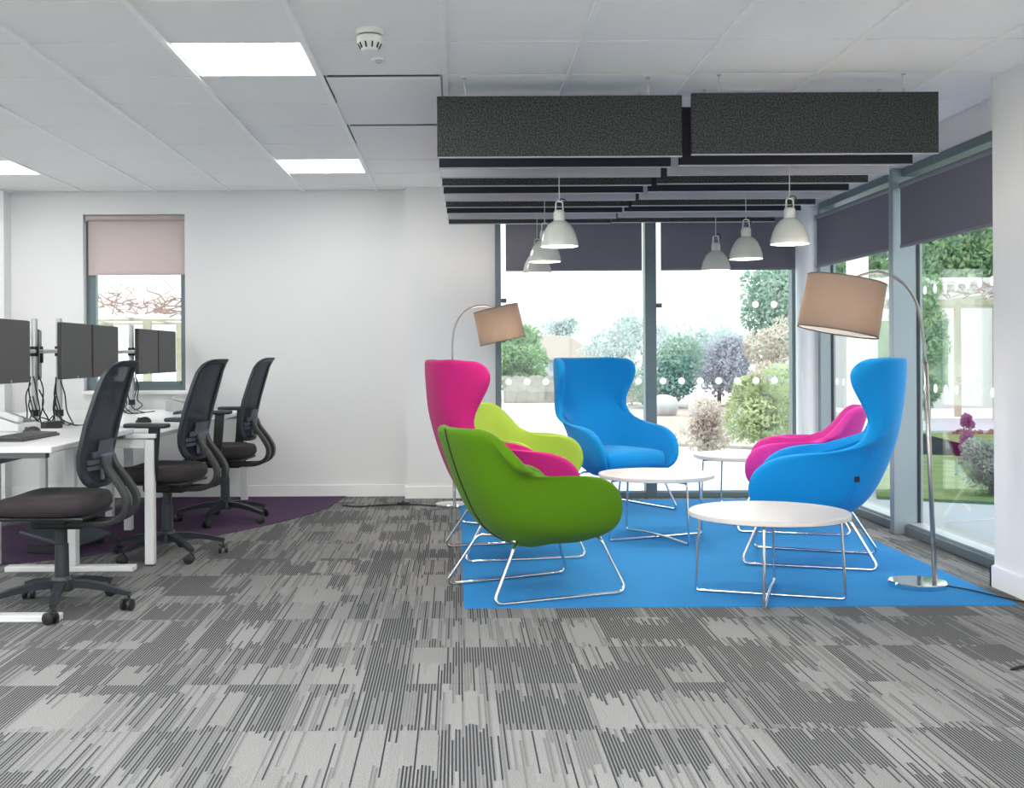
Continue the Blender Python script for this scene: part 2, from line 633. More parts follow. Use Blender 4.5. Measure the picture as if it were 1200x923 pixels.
# fitted colour areas in the carpet
bc = obj('blue_carpet', box((RUG[0], RUG[2], 0.0), (RUG[1], RUG[3], 0.004)), M['blue_carpet'])
tag(bc, 'bright blue rectangle of carpet under the lounge chairs and round tables', 'carpet')
low = smooth_path([(-3.4, 6.30, 0), (-2.54, 6.40, 0), (-2.07, 6.74, 0), (-1.79, 7.10, 0), (-1.54, 7.40, 0), (-1.31, 7.80, 0), (-1.13, 8.20, 0), (-0.99, 8.70, 0), (-0.91, 9.384, 0)], 5)
up = smooth_path([(-2.42, 9.384, 0), (-2.58, 8.75, 0), (-2.9, 8.10, 0), (-3.4, 7.45, 0)], 5)
pc = obj('purple_carpet', prism([(p.x, p.y) for p in low] + [(p.x, p.y) for p in up], 0.0, 0.004), M['purple_carpet'])
tag(pc, 'dark purple carpet with a curved edge under the desks and desk chairs', 'carpet')

# ceiling: void slab, tiles, tees
ceiling = struct(obj('ceiling', box((XL, YF, CEIL + 0.03), (3.1, 9.6, CEIL + 0.12)), M['slab']))
CX0, CY0, CS = -0.05, 4.95, 0.595
GX = [CX0 + 0.6 * i for i in range(-11, 6)]
GY = [CY0 + CS * i for i in range(-16, 9)]
light_cells = {(-2, 0), (-2, 5), (-6, 5), (-6, 0), (-10, 5), (-10, 0)} | {(i, j) for i in (2, 0, -2, -4, -6, -8, -10) for j in (-3, -5, -7, -9, -11, -13)}  # dense rows behind the view are added for more room light
vent_cells = {(-1, 1), (-1, 3)}
tile_c = None
far_tiles = bmesh.new()
for i in range(-10, 5):
    for j in range(-15, 8):
        x, y = CX0 + 0.6 * i, CY0 + CS * j
        if (i, j) in light_cells or (i, j) in vent_cells:
            continue
        x1 = min(x + 0.6, 2.85)
        y1 = min(y + CS, 9.40)
        if y1 - y < 0.05 or x1 - x < 0.05:
            continue
        visible = y > 4.2 and x + 0.6 > -0.42 * (y + 0.6) and x < 0.5 * (y + 0.6)
        full = abs(x1 - x - 0.6) < 1e-4 and abs(y1 - y - CS) < 1e-4
        lo, hi = (0.002, 0.0075, 0.0), (x1 - x - 0.002, y1 - y - 0.0075, 0.03)
        if not visible:
            add_box(far_tiles, (x + lo[0], y + lo[1], CEIL), (x + hi[0], y + hi[1], CEIL + 0.03))
            continue
        if full and tile_c is not None:
            t = tile_c.copy()
            COL.objects.link(t)
        else:
            t = obj('ceiling_tile', box(lo, hi, 0.003, 1), M['tile'])
            if full:
                tile_c = t
        t.parent = ceiling
        t.location = (x, y, CEIL)
t = obj('distant_ceiling_tiles', far_tiles, M['tile'], ceiling)
t['kind'] = 'stuff'
for x in GX:
    if XL < x < 2.8:
        obj('ceiling_tee', box((x - 0.012, YF, CEIL - 0.010), (x + 0.012, 9.4, CEIL + 0.001)), M['tee'], ceiling)

# LED panels
LIGHT_LABELS = {(-2, 0): 'square LED ceiling panel nearest the smoke detector, largest of the lit ones',
                (-2, 5): 'square LED ceiling panel just before the back wall, in line with the larger lit one',
                (-6, 5): 'square LED ceiling panel cut by the left frame edge above the monitors'}
lp = None
for (i, j) in sorted(light_cells, key=lambda c: (c not in LIGHT_LABELS, c)):
    x, y = CX0 + 0.6 * i, CY0 + CS * j
    lab = LIGHT_LABELS.get((i, j))
    if lab is None:
        col_w = ['first', 'second', 'third', 'fourth', 'fifth', 'sixth', 'seventh'][(i + 10) // 2]
        lab = (f'added unseen LED ceiling panel behind the view, {["first", "second", "third", "fourth", "fifth", "sixth"][(-j - 3) // 2]} row back, {col_w} from the left wall' if j < 0 else
               f'square LED ceiling panel out of frame, {"near" if j == 0 else "far"} one, {col_w} from the left wall')
    if lp is None:
        lp = thing('ceiling_light', lab, 'ceiling light', (x, y, CEIL), group='LED ceiling panels')
        bm = bmesh.new()
        for lo, hi in (((0.012, 0.0, 0), (0.024, CS, 0.03)), ((0.576, 0, 0), (0.588, CS, 0.03)), ((0.024, 0, 0), (0.576, 0.012, 0.03)), ((0.024, CS - 0.012, 0), (0.576, CS, 0.03))):
            add_box(bm, lo, hi)
        obj('frame', bm, M['tee'], lp)
        obj('diffuser', box((0.024, 0.012, 0.006), (0.576, CS - 0.012, 0.016)), M['panel_glow'], lp)
        lpk = tree_of(lp)
    else:
        copy_thing(lp, (x, y, CEIL), 0, lab, lpk)

# air vents
for (i, j), lab in (((-1, 1), 'flush white air vent with a dark slot, nearest the smoke detector'), ((-1, 3), 'flush white air vent with a dark slot, half behind the dark baffles')):
    x, y = CX0 + 0.6 * i, CY0 + CS * j
    v = thing('ceiling_vent', lab, 'vent', (x, y, CEIL), group='ceiling air vents')
    obj('plate', box((0.020, 0.035, -0.006), (0.580, CS - 0.006, 0.004), 0.004, 1), M['tile'], v)
    obj('frame', box((0.013, 0.003, 0.012), (0.587, CS - 0.003, 0.03)), M['tile'], v)
    obj('slot', box((0.03, 0.004, 0.003), (0.57, 0.034, 0.0115)), M['slot'], v)

# smoke detector and small sensor
sd = thing('smoke_detector', 'round white smoke detector under a ceiling tile', 'smoke detector', (-0.355, 4.77, CEIL))
auto(obj('base', lathe([(0.056, 0.0), (0.058, -0.012), (0.055, -0.022)], 28), M['detector'], sd))
auto(obj('body', lathe([(0.050, -0.026), (0.054, -0.030), (0.053, -0.048), (0.047, -0.056), (0.034, -0.082), (0.030, -0.086)], 28), M['detector'], sd))
obj('collar', lathe([(0.046, -0.021), (0.046, -0.028)], 28), M['slot'], sd)
bm = bmesh.new()
for k in range(10):
    a = 2 * PI * k / 10
    add_box(bm, (-0.004, -0.003, -0.013), (0.004, 0.003, 0.011), mtx=Matrix.Rotation(a, 4, 'Z') @ Matrix.Translation((0.0425, 0, -0.066)) @ Matrix.Rotation(R(25), 4, 'Y'))
obj('slot', bm, M['slot'], sd)
sn = thing('ceiling_sensor', 'tiny flat white disc sensor behind the smoke detector', 'sensor', (-0.35, 5.24, CEIL))
auto(obj('rim', lathe([(0.034, 0.0), (0.034, -0.006), (0.028, -0.009)], 20), M['detector'], sn))
auto(obj('lens', lathe([(0.017, -0.009), (0.014, -0.016), (0.006, -0.018)], 16), M['phone'], sn))

# walls
def wall(name, boxes, m=None):
    bm = bmesh.new()
    for lo, hi in boxes:
        add_box(bm, lo, hi)
    return struct(obj(name, bm, m or M['wall']))
WX0, WX1, WZ0, WZ1 = -3.06, -2.225, 0.875, 2.32
wall('wall_back', [((-3.65, YB, 0), (WX0, YB + 0.25, CEIL + 0.03)), ((WX1, YB, 0), (-0.41, YB + 0.25, CEIL + 0.03)),
                   ((WX0, YB, 0), (WX1, YB + 0.25, WZ0)), ((WX0, YB, WZ1), (WX1, YB + 0.25, CEIL + 0.03)),
                   ((-0.41, YC, 0), (0.325, YB + 0.25, CEIL + 0.03)), ((XL, YC, 0), (-3.65, YB + 0.25, CEIL + 0.03)),
                   ((0.325, YC, 2.33), (2.85, YB + 0.25, CEIL + 0.03))])
LW = [(-3.2, -0.6), (0.2, 2.8), (3.6, 6.2), (6.8, 8.8)]          # unseen windows added along the left side for more daylight
lwb = [((XL - 0.2, YF, 0), (XL, 9.65, 0.15)), ((XL - 0.2, YF, 2.32), (XL, 9.65, CEIL + 0.03))]
for a, b in zip([YF] + [q[1] for q in LW], [q[0] for q in LW] + [9.65]):
    lwb.append(((XL - 0.2, a, 0.15), (XL, b, 2.32)))
wall('wall_left', lwb)
FW = [(-5.8, -3.4), (-3.1, -0.7), (-0.4, 2.3)]                    # unseen windows added behind the camera for more daylight
fwb = [((XL, YF - 0.2, 0), (3.1, YF, 0.15)), ((XL, YF - 0.2, 2.32), (3.1, YF, CEIL + 0.03))]
for a, b in zip([XL] + [q[1] for q in FW], [q[0] for q in FW] + [3.1]):
    fwb.append(((a, YF - 0.2, 0.15), (b, YF, 2.32)))
wall('wall_front', fwb)
wall('wall_right', [((XP, YF, 0), (3.15, PIER_Y, CEIL + 0.03)), ((2.85, PIER_Y, 2.33), (3.1, 9.65, CEIL + 0.03))])
BBH = 0.095
wall('baseboard_back', [((-3.65, YB - 0.014, 0), (-0.424, YB, BBH)), ((-0.424, YC - 0.014, 0), (0.318, YC, BBH)), ((-0.424, YC, 0), (-0.41, YB, BBH))], M['trim'])
wall('baseboard_right', [((XP - 0.016, YF, 0), (XP, PIER_Y + 0.016, 0.105)), ((XP - 0.016, PIER_Y, 0), (2.84, PIER_Y + 0.016, 0.105))], M['trim'])
wall('trim_1', [((WX0 + 0.0, YB - 0.035, WZ0 - 0.028), (WX1 + 0.035, YB + 0.12, WZ0 - 0.001))], M['trim'])

# corner column between the two glazed sides
col = struct(obj('column', lathe([(0.098, 0), (0.098, CEIL)], 32), M['ext_column']))
col.location = (2.80, 9.12, 0)
auto(col)

# ---- windows
def dots_on(pane, pts, axis):
    first = None
    for p in pts:
        if first is None:
            rot = Matrix.Rotation(R(90), 4, 'X') if axis == 'Y' else Matrix.Rotation(R(90), 4, 'Y')
            first = obj('dot', lathe([(0.028, -0.0006), (0.028, 0.0006)], 16, rot), M['dot'], pane)
            d = first
        else:
            d = first.copy()
            COL.objects.link(d)
        d.parent = pane
        d.location = p

w1 = struct_empty('window_1', (0, 0, 0))
fy0, fy1 = YB + 0.09, YB + 0.15
bm = bmesh.new()
add_box(bm, (WX0, fy0, WZ0), (WX0 + 0.075, fy1, WZ1))
add_box(bm, (WX1 - 0.055, fy0, WZ0), (WX1, fy1, WZ1))
add_box(bm, (WX0 + 0.075, fy0, WZ1 - 0.07), (WX1 - 0.055, fy1, WZ1))
add_box(bm, (WX0 + 0.075, fy0, WZ0), (WX1 - 0.055, fy1, WZ0 + 0.075))
obj('window_frame', bm, M['frame'], w1)
bm = bmesh.new()
add_box(bm, (WX0 + 0.078, fy0 - 0.014, WZ0 + 0.045), (WX1 - 0.058, fy0, WZ0 + 0.075))
obj('sash', bm, M['frame'], w1)
bm = bmesh.new()
add_box(bm, (-2.75, fy0 - 0.03, WZ0 + 0.055), (-2.70, fy0 - 0.012, WZ0 + 0.075), 0.004, 1)
add_box(bm, (-2.74, fy0 - 0.045, WZ0 + 0.06), (-2.62, fy0 - 0.03, WZ0 + 0.072), 0.004, 1)
obj('handle', bm, M['silver_paint'], w1)
obj('pane', box((WX0 + 0.075, fy0 + 0.025, WZ0 + 0.075), (WX1 - 0.055, fy0 + 0.031, WZ1 - 0.07)), M['glass'], w1)

# added daylight windows of the left side (beyond the frame)
for k, (a, b) in enumerate(LW):
    wk = struct_empty('window_%d' % (4 + k), (0, 0, 0))
    bm = bmesh.new()
    for y0, y1 in ((a, a + 0.06), (b - 0.06, b), ((a + b) / 2 - 0.03, (a + b) / 2 + 0.03)):
        add_box(bm, (XL - 0.14, y0, 0.15), (XL - 0.08, y1, 2.32))
    for z0, z1 in ((0.15, 0.21), (2.26, 2.32)):
        add_box(bm, (XL - 0.139, a, z0), (XL - 0.081, b, z1))
    obj('window_frame', bm, M['frame'], wk)
    obj('pane', box((XL - 0.113, a + 0.06, 0.21), (XL - 0.107, b - 0.06, 2.26)), M['glass'], wk)

for k, (a, b) in enumerate(FW):  # added windows behind the camera, letting in extra daylight
    wk = struct_empty('window_%d' % (8 + k), (0, 0, 0))
    bm = bmesh.new()
    for x0, x1 in ((a, a + 0.06), (b - 0.06, b), ((a + b) / 2 - 0.03, (a + b) / 2 + 0.03)):
        add_box(bm, (x0, YF - 0.14, 0.15), (x1, YF - 0.08, 2.32))
    for z0, z1 in ((0.15, 0.21), (2.26, 2.32)):
        add_box(bm, (a, YF - 0.139, z0), (b, YF - 0.081, z1))
    obj('window_frame', bm, M['frame'], wk)
    obj('pane', box((a + 0.06, YF - 0.113, 0.21), (b - 0.06, YF - 0.107, 2.26)), M['glass'], wk)

# back glazing
GZ1 = 2.33
MX0, MX1 = 1.515, 1.605
w2 = struct_empty('window_2', (0, 0, 0))
bm = bmesh.new()
add_box(bm, (0.312, YG - 0.0, 0), (0.358, YG + 0.12, GZ1), 0.003, 1)
obj('jamb', bm, M['frame'], w2)
obj('mullion', box((MX0, YG, 0), (MX1, YG + 0.12, GZ1), 0.003, 1), M['frame'], w2)
bm = bmesh.new()
add_box(bm, (2.70, YG + 0.02, 0), (2.74, YG + 0.12, GZ1), 0.003, 1)
obj('jamb', bm, M['frame'], w2)
for x0, x1 in ((0.358, MX0), (MX1, 2.70)):
    obj('bottom_rail', box((x0, YG, 0), (x1, YG + 0.12, 0.042), 0.003, 1), M['frame'], w2)
    obj('glazing_bead', box((x0, YG + 0.01, 0.042), (x1, YG + 0.06, 0.056)), M['frame_light'], w2)
    obj('top_rail', box((x0, YG, GZ1 - 0.06), (x1, YG + 0.12, GZ1), 0.003, 1), M['frame'], w2)
    pane = obj('pane', box((x0, YG + 0.06, 0.042), (x1, YG + 0.068, GZ1 - 0.06)), M['glass'], w2)
    pts = []
    k = int((x1 - x0 - 0.08) / 0.15)
    for z in (0.935, 1.55):
        for q in range(k + 1):
            pts.append((x0 + 0.06 + 0.15 * q, YG + 0.058, z))
    dots_on(pane, pts, 'Y')
for x, z in ((0.372, 1.59), (MX1 + 0.012, 1.545)):
    obj('latch', box((x - 0.014, YG - 0.016, z - 0.02), (x + 0.03, YG + 0.004, z + 0.015), 0.006, 2, Matrix.Identity(4)), M['dark_metal'], w2)

# right glazing
RMY = 7.33
w3 = struct_empty('window_3', (0, 0, 0))
obj('corner_post', box((2.845, 8.965, 0), (2.965, 9.03, GZ1), 0.003, 1), M['frame_light'], w3)
obj('mullion', box((2.778, RMY - 0.035, 0), (2.965, RMY + 0.035, GZ1), 0.003, 1), M['frame_light'], w3)
obj('gasket', box((2.928, RMY - 0.040, 0.07), (2.948, RMY - 0.035, GZ1 - 0.07)), M['black_plastic'], w3)
obj('gasket', box((2.928, 8.960, 0.07), (2.948, 8.965, GZ1 - 0.07)), M['black_plastic'], w3)
for y0, y1 in ((PIER_Y - 0.3, RMY - 0.035), (RMY + 0.035, 8.965)):
    obj('bottom_rail', box((2.845, y0, 0), (2.965, y1, 0.055), 0.003, 1), M['frame'], w3)
    obj('sill_ledge', box((2.865, y0, 0.055), (2.965, y1, 0.072), 0.002, 1), M['frame_light'], w3)
    obj('top_rail', box((2.838, y0, GZ1 - 0.055), (2.965, y1, GZ1), 0.003, 1), M['frame'], w3)
    pane = obj('pane', box((2.935, y0, 0.07), (2.943, y1, GZ1 - 0.055)), M['glass'], w3)
    pts = []
    k = int((y1 - y0 - 0.1) / 0.15)
    for z in (0.935, 1.545):
        for q in range(k + 1):
            pts.append((2.933, y1 - 0.12 - 0.15 * q, z))
    dots_on(pane, pts, 'X')

# ---- roller blinds
def blind(axis, a0, a1, c, z0, z1, label, cloth, tubem, gap=0.02):
    """axis 'X': hangs in the XZ plane at y=c; axis 'Y': hangs in the YZ plane at x=c"""
    mid = (a0 + a1) / 2
    L = (a1 - a0) / 2
    b = thing('roller_blind', label, 'blind', (mid, c, z0) if axis == 'X' else (c, mid, z0), 0 if axis == 'X' else R(90))
    h = z1 - z0
    rot = Matrix.Translation((0, 0, h - 0.024)) @ Matrix.Rotation(R(90), 4, 'Y')
    auto(obj('tube', lathe([(0.022, -L), (0.022, L)], 16, rot), tubem, b))
    obj('cloth', box((-L + gap, 0.014, 0.012), (L - gap, 0.0155, h - 0.02)), cloth, b)
    obj('bottom_bar', box((-L + gap, 0.007, 0), (L - gap, 0.022, 0.020), 0.003, 1), tubem, b)
    for s in (-1, 1):
        obj('bracket', box((s * L - 0.004, -0.015, h - 0.05), (s * L + 0.004, 0.03, h)), M['silver_paint'], b)
    return b
blind('X', 0.375, 1.505, YG - 0.05, 1.82, 2.30, 'plum grey roller blind over the left pane of the back glazing', M['blind'], M['blind_tube'])
blind('X', 1.615, 2.72, YG - 0.05, 1.82, 2.30, 'plum grey roller blind over the right pane of the back glazing', M['blind'], M['blind_tube'])
blind('Y', 7.385, 8.95, 2.825, 1.815, 2.235, 'plum grey roller blind on the side glazing, far one beside the corner column', M['blind'], M['blind_tube'])
blind('Y', 5.70, 7.265, 2.825, 1.815, 2.235, 'plum grey roller blind on the side glazing, near one beside the white pier', M['blind'], M['blind_tube'])
blind('X', WX0 + 0.022, WX1 - 0.002, YB + 0.030, 1.825, 2.318, 'pale pink roller blind half down in the small window', M['blind_pale'], M['blind_pale'], 0.008)

# ================================================================== ACOUSTIC BAFFLES
ORD = ['first', 'second', 'third', 'fourth', 'fifth', 'sixth', 'seventh', 'eighth', 'ninth', 'tenth']
FM = [('charcoal', M['felt_charcoal']), ('black', M['felt_black']), ('grey', M['felt_grey'])]
BL, BH, BT = 1.197, 0.300, 0.024
baffle_board = box((0, 0, 0.004), (BL, BT, BH), 0.002, 1)
me_board = bpy.data.meshes.new('board')
baffle_board.to_mesh(me_board)
baffle_board.free()
bm = box((0, 0, 0), (BL, BT, 0.004))  # thin underside layer, coloured as if lit from the floor
me_lit_under = bpy.data.meshes.new('lit_underside')
bm.to_mesh(me_lit_under)
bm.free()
me_lit_under.materials.append(M['felt_lit_underside'])
bm = bmesh.new()
add_tube(bm, [(0, 0, 0), (0.004, 0, 0.03), (-0.003, 0, 0.06), (0, 0, 0.092)], 0.0018, 6)
add_tube(bm, [(0.007 * math.cos(2 * PI * k / 10), 0, 0.012 + 0.010 * math.sin(2 * PI * k / 10)) for k in range(10)], 0.0018, 6, closed=True)
add_lathe(bm, [(0.010, 0.086), (0.010, 0.092)], 10)
me_wire = bpy.data.meshes.new('hanger')
bm.to_mesh(me_wire)
bm.free()
me_wire.materials.append(M['steel'])
boards = []
for nm, mm in FM:
    me = me_board.copy()
    me.materials.append(mm)
    boards.append(me)
for side, x0, y0 in (('left', -0.09, 5.60), ('right', 1.145, 5.555)):
    for k in range(10):
        nm = FM[k % 3][0]
        b = thing('felt_baffle', f'{nm} felt ceiling baffle, {ORD[k]} from the front in the {side} row', 'baffle',
                  (x0 + (0.004 * k if side == 'left' else 0.0), y0 + 0.318 * k, 2.12), group='felt baffles hanging from the ceiling')
        link('board', boards[k % 3], b)
        link('lit_underside', me_lit_under, b)
        for hx in (0.135, BL - 0.165):
            hgr = link('hanger', me_wire, b)
            hgr.location = (hx, BT / 2, BH)
            hgr.scale = (1, 1, (CEIL - 2.12 - BH) / 0.092)

# ================================================================== PENDANT LAMPS
def pendant(loc, label, top):
    p = thing('pendant_lamp', label, 'pendant lamp', loc, 0, 'dome pendant lamps under the baffles')
    out = [(0.100, 0.0), (0.1005, 0.012), (0.097, 0.030), (0.088, 0.062), (0.073, 0.095), (0.056, 0.118), (0.040, 0.131), (0.030, 0.136)]
    inn = [(r - 0.003, z - 0.0015) for r, z in reversed(out)]
    inn[-1] = (0.097, 0.0)
    auto(obj('shade', lathe(out, 32, cap=False), M['pendant'], p), 60)
    auto(obj('lining', lathe(inn, 32, cap=False), M['pendant_in'], p), 60)
    auto(obj('socket', lathe([(0.030, 0.134), (0.031, 0.165), (0.028, 0.185), (0.020, 0.192)], 20), M['pendant'], p), 30)
    bm = bmesh.new()
    add_sweep(bm, fillet([(-0.020, 0, 0.185), (-0.017, 0, 0.238), (0.017, 0, 0.238), (0.020, 0, 0.185)], 0.012), [(-0.008, -0.003), (0.008, -0.003), (0.008, 0.003), (-0.008, 0.003)], side=(0, 1, 0))
    obj('bracket', bm, M['pendant'], p)
    obj('flex', tube(smooth_path([(0.0, 0.004, 0.190), (0.026, 0.006, 0.215), (0.034, 0, 0.242), (0.012, 0, 0.252), (0, 0, 0.240)], 5), 0.0032, 6), M['black_plastic'], p)
    obj('cord', tube([(0, 0, 0.236), (0, 0, top - loc[2])], 0.0026, 6), M['phone'], p)
    obj('bulb', lathe([(0.012, 0.108), (0.030, 0.075), (0.036, 0.052), (0.030, 0.030), (0.012, 0.020)], 16), M['bulb'], p, True)
    return p
ZP = 1.725
pl = [(1.742, 5.985, 'dome pendant lamp of the right row, nearest and largest, before the white corner column'),
      (1.75, 6.92, 'dome pendant lamp of the right row, middle one with a looped black flex'),
      (1.785, 7.88, 'dome pendant lamp of the right row, farthest and smallest, by the window mullion'),
      (0.545, 6.05, 'dome pendant lamp of the left row, nearest one in front of two others'),
      (0.545, 7.05, 'dome pendant lamp of the left row, middle one half hidden by the nearest'),
      (0.567, 8.03, 'dome pendant lamp of the left row, farthest and lowest in view')]
for x, y, lab in pl:
    p = pendant((x, y, ZP), lab, CEIL)
    ld = bpy.data.lights.new('pendant_glow', 'SPOT')
    ld.energy = 14
    ld.color = (1.0, 0.84, 0.68)
    ld.shadow_soft_size = 0.05
    ld.spot_size = R(140)
    ld.spot_blend = 0.6
    lo = bpy.data.objects.new('pendant_glow', ld)
    COL.objects.link(lo)
    lo.parent = p
    lo.location = (0, 0, 0.015)

# ================================================================== LOUNGE CHAIRS
def sm(a, b, t):
    t = max(0.0, min(1.0, (t - a) / (b - a)))
    return t * t * (3 - 2 * t)

WING_ROWS = [  # edge (x, y, z), spine (y, z)
    ((0.240, 0.220, 0.266), (-0.17, 0.250)), ((0.322, 0.296, 0.310), (-0.27, 0.315)), ((0.352, 0.326, 0.380), (-0.335, 0.400)),
    ((0.364, 0.318, 0.470), (-0.380, 0.490)), ((0.370, 0.265, 0.550), (-0.408, 0.560)), ((0.372, 0.160, 0.600), (-0.430, 0.625)),
    ((0.370, 0.030, 0.618), (-0.447, 0.685)), ((0.362, -0.100, 0.632), (-0.459, 0.740)), ((0.344, -0.225, 0.664), (-0.469, 0.795)),
    ((0.328, -0.286, 0.722), (-0.477, 0.850)), ((0.322, -0.303, 0.795), (-0.484, 0.905)), ((0.332, -0.266, 0.875), (-0.490, 0.960)),
    ((0.350, -0.226, 0.950), (-0.495, 1.015)), ((0.358, -0.200, 1.025), (-0.498, 1.062)), ((0.350, -0.222, 1.092), (-0.498, 1.105)),
    ((0.326, -0.290, 1.128), (-0.492, 1.130))]
LOW_ROWS = [
    ((0.240, 0.200, 0.262), (-0.15, 0.245)), ((0.325, 0.276, 0.298), (-0.250, 0.310)), ((0.360, 0.306, 0.360), (-0.315, 0.395)),
    ((0.376, 0.308, 0.440), (-0.362, 0.490)), ((0.380, 0.282, 0.518), (-0.402, 0.585)), ((0.378, 0.205, 0.572), (-0.435, 0.680)),
    ((0.374, 0.095, 0.592), (-0.458, 0.755)), ((0.366, 0.030, 0.594), (-0.468, 0.806))]

def shell_pt(row, s, low):
    (ex, ey, ez), (sy, sz) = row
    a = abs(s) * PI / 2
    e = 0.78
    x = ex * math.sin(a) ** e * (1 if s >= 0 else -1) if a > 0 else 0.0
    y = ey + (sy - ey) * (math.cos(a) ** e if a < PI / 2 - 1e-6 else 0.0)
    f = sm(0.40, 0.70, abs(s)) if low else sm(0.1, 1.0, abs(s))
    z = sz + (ez - sz) * f
    return Vector((x, y, z))

def chair_shell(rows, low, cloth, parent):
    NS = 22
    bm = bmesh.new()
    grid = []
    # underside rows closing towards the middle
    r0 = rows[0]
    cen = Vector((0, 0.02, 0))
    for k in (0.12, 0.55, 0.85):
        ring = []
        for i in range(NS + 1):
            s = -1 + 2 * i / NS
            p = shell_pt(r0, s, low)
            q = Vector((p.x * k, cen.y + (p.y - cen.y) * k, p.z - 0.022 * (1 - k) - 0.012 * (1 - (k - 0.5) ** 2)))
            ring.append(bm.verts.new(q))
        grid.append(ring)
    for row in rows:
        grid.append([bm.verts.new(shell_pt(row, -1 + 2 * i / NS, low)) for i in range(NS + 1)])
    for a, b in zip(grid, grid[1:]):
        for i in range(NS):
            bm.faces.new((a[i], a[i + 1], b[i + 1], b[i]))
    o = obj('shell', bm, cloth, parent, True)
    # make the faces look outward so the thickness grows inward
    me = o.data
    f = max(me.polygons, key=lambda p: -p.center.y)
    if f.normal.y > 0:
        me.flip_normals()
    sol = o.modifiers.new('thickness', 'SOLIDIFY')
    sol.thickness = 0.054
    sol.offset = -1
    sub = o.modifiers.new('smooth', 'SUBSURF')
    sub.levels = 2
    sub.render_levels = 2
    return o

def seat_pad(cloth, parent, yf):
    bm = bmesh.new()
    add_box(bm, (-0.285, -0.22, 0.310), (0.285, yf, 0.430), 0.045, 4)
    bmesh.ops.subdivide_edges(bm, edges=[e for e in bm.edges if e.calc_length() > 0.2], cuts=5, use_grid_fill=True)
    for v in bm.verts:
        u, q = v.co.x / 0.295, (v.co.y - (yf - 0.30) / 2) / ((yf + 0.30) / 2)
        if v.co.z > 0.36:
            v.co.z += 0.028 * max(0, 1 - u * u) * max(0, 1 - q ** 4)
        if v.co.y > 0:
            v.co.x *= 1 - 0.06 * max(0, q) ** 2
            v.co.y += 0.028 * (1 - u * u)
        else:
            v.co.x *= 1 - 0.36 * q * q
            if v.co.z < 0.38:
                v.co.y += 0.12 * q * q
                v.co.x *= 1 - 0.2 * q * q
    return obj('seat_cushion', bm, cloth, parent, True)

def sled(parent):
    for s in (-1, 1):
        pts = fillet([(s * 0.13, -0.155, 0.262), (s * 0.195, -0.200, 0.256), (s * 0.265, -0.352, 0.0082), (s * 0.285, 0.362, 0.0082), (s * 0.215, 0.255, 0.270), (s * 0.13, 0.240, 0.272)], 0.055, 7)
        auto(obj('runner', tube(pts, 0.0082, 10), M['chrome'], parent), 60)
    obj('cross_bar', tube([(-0.14, -0.155, 0.262), (0.14, -0.155, 0.262)], 0.0082, 8), M['chrome'], parent, True)
    obj('cross_bar', tube([(-0.14, 0.240, 0.272), (0.14, 0.240, 0.272)], 0.0082, 8), M['chrome'], parent, True)

def seam(rows, low, sv, m, parent, t0=0):
    pts = []
    for r in rows[t0:]:
        p = shell_pt(r, sv, low)
        q = shell_pt(r, sv + 0.03, low) - (shell_pt(r, -0.03, low) if sv == 0 else p)
        n = Vector((q.y, -q.x, 0))
        if n.dot(Vector((p.x, p.y - 0.05, 0))) < 0:
            n = -n
        pts.append(p + n.normalized() * 0.0005)
    return obj('seam', tube(smooth_path(pts, 3), 0.0030, 6), m, parent, True)

def lounge(kind, name, loc, fwd, cloth, label, seam_m=None):
    rows = WING_ROWS if kind == 'wing' else LOW_ROWS
    low = kind != 'wing'
    t = thing(name, label, 'armchair', (loc[0], loc[1], 0.004), face_rz(*fwd))
    chair_shell(rows, low, cloth, t)
    seat_pad(cloth, t, 0.262 if not low else 0.235)
    sled(t)
    if seam_m:
        if low:
            seam(rows, low, 0.0, seam_m, t)
        else:
            for s in (-1, 1):
                seam(rows[:7], low, s * 0.46, seam_m, t)
    return t

ch = lounge('low', 'tub_armchair', (0.366, 5.63), (0.906, 0.423), M['green_cloth'], 'low green tub armchair at the front edge of the blue carpet', M['seam_dark'])
ch = lounge('wing', 'wingback_armchair', (0.317, 6.68), (0.975, 0.22), M['pink_cloth'], 'high-backed magenta wing armchair behind the green tub armchair')
ch = lounge('low', 'tub_armchair', (0.45, 7.90), (0.86, -0.51), M['green_cloth_lit'], 'low tub armchair in window-lit green, half hidden behind the magenta wing armchair')
ch = lounge('wing', 'wingback_armchair', (1.195, 8.60), (0.47, -0.88), M['blue_cloth'], 'high-backed blue wing armchair in front of the window mullion')
auto(obj('button', lathe([(0.016, 0.0), (0.013, 0.006), (0.004, 0.008)], 14, Matrix.Translation((0.0, -0.424, 0.90)) @ Matrix.Rotation(R(-88), 4, 'X')), M['seam_blue'], ch), 60)
ch = lounge('low', 'tub_armchair', (2.22, 7.55), (-0.956, 0.29), M['orchid_cloth'], 'low pink tub armchair behind the blue wing armchair by the side window')
ch = lounge('wing', 'wingback_armchair', (1.98, 6.40), (-0.94, 0.34), M['blue_cloth'], 'high-backed blue wing armchair seen from its side, beside the near floor lamp', M['seam_blue'])
pl_ = shell_pt(WING_ROWS[3], -0.50, False)
pr_ = shell_pt(WING_ROWS[3], -0.42, False)
tg = (pr_ - pl_).normalized()
ang = math.atan2(tg.y, tg.x)
o = obj('label_tag', box((-0.013, -0.004, -0.014), (0.013, 0.004, 0.014)), M['tag'], ch)
mid = (pl_ + pr_) / 2
nn = Vector((tg.y, -tg.x, 0))
if nn.dot(Vector((mid.x, mid.y, 0))) < 0:
    nn = -nn
o.location = mid + nn * 0.004 + Vector((0, 0, 0.0))
o.rotation_euler = (0, 0, ang)

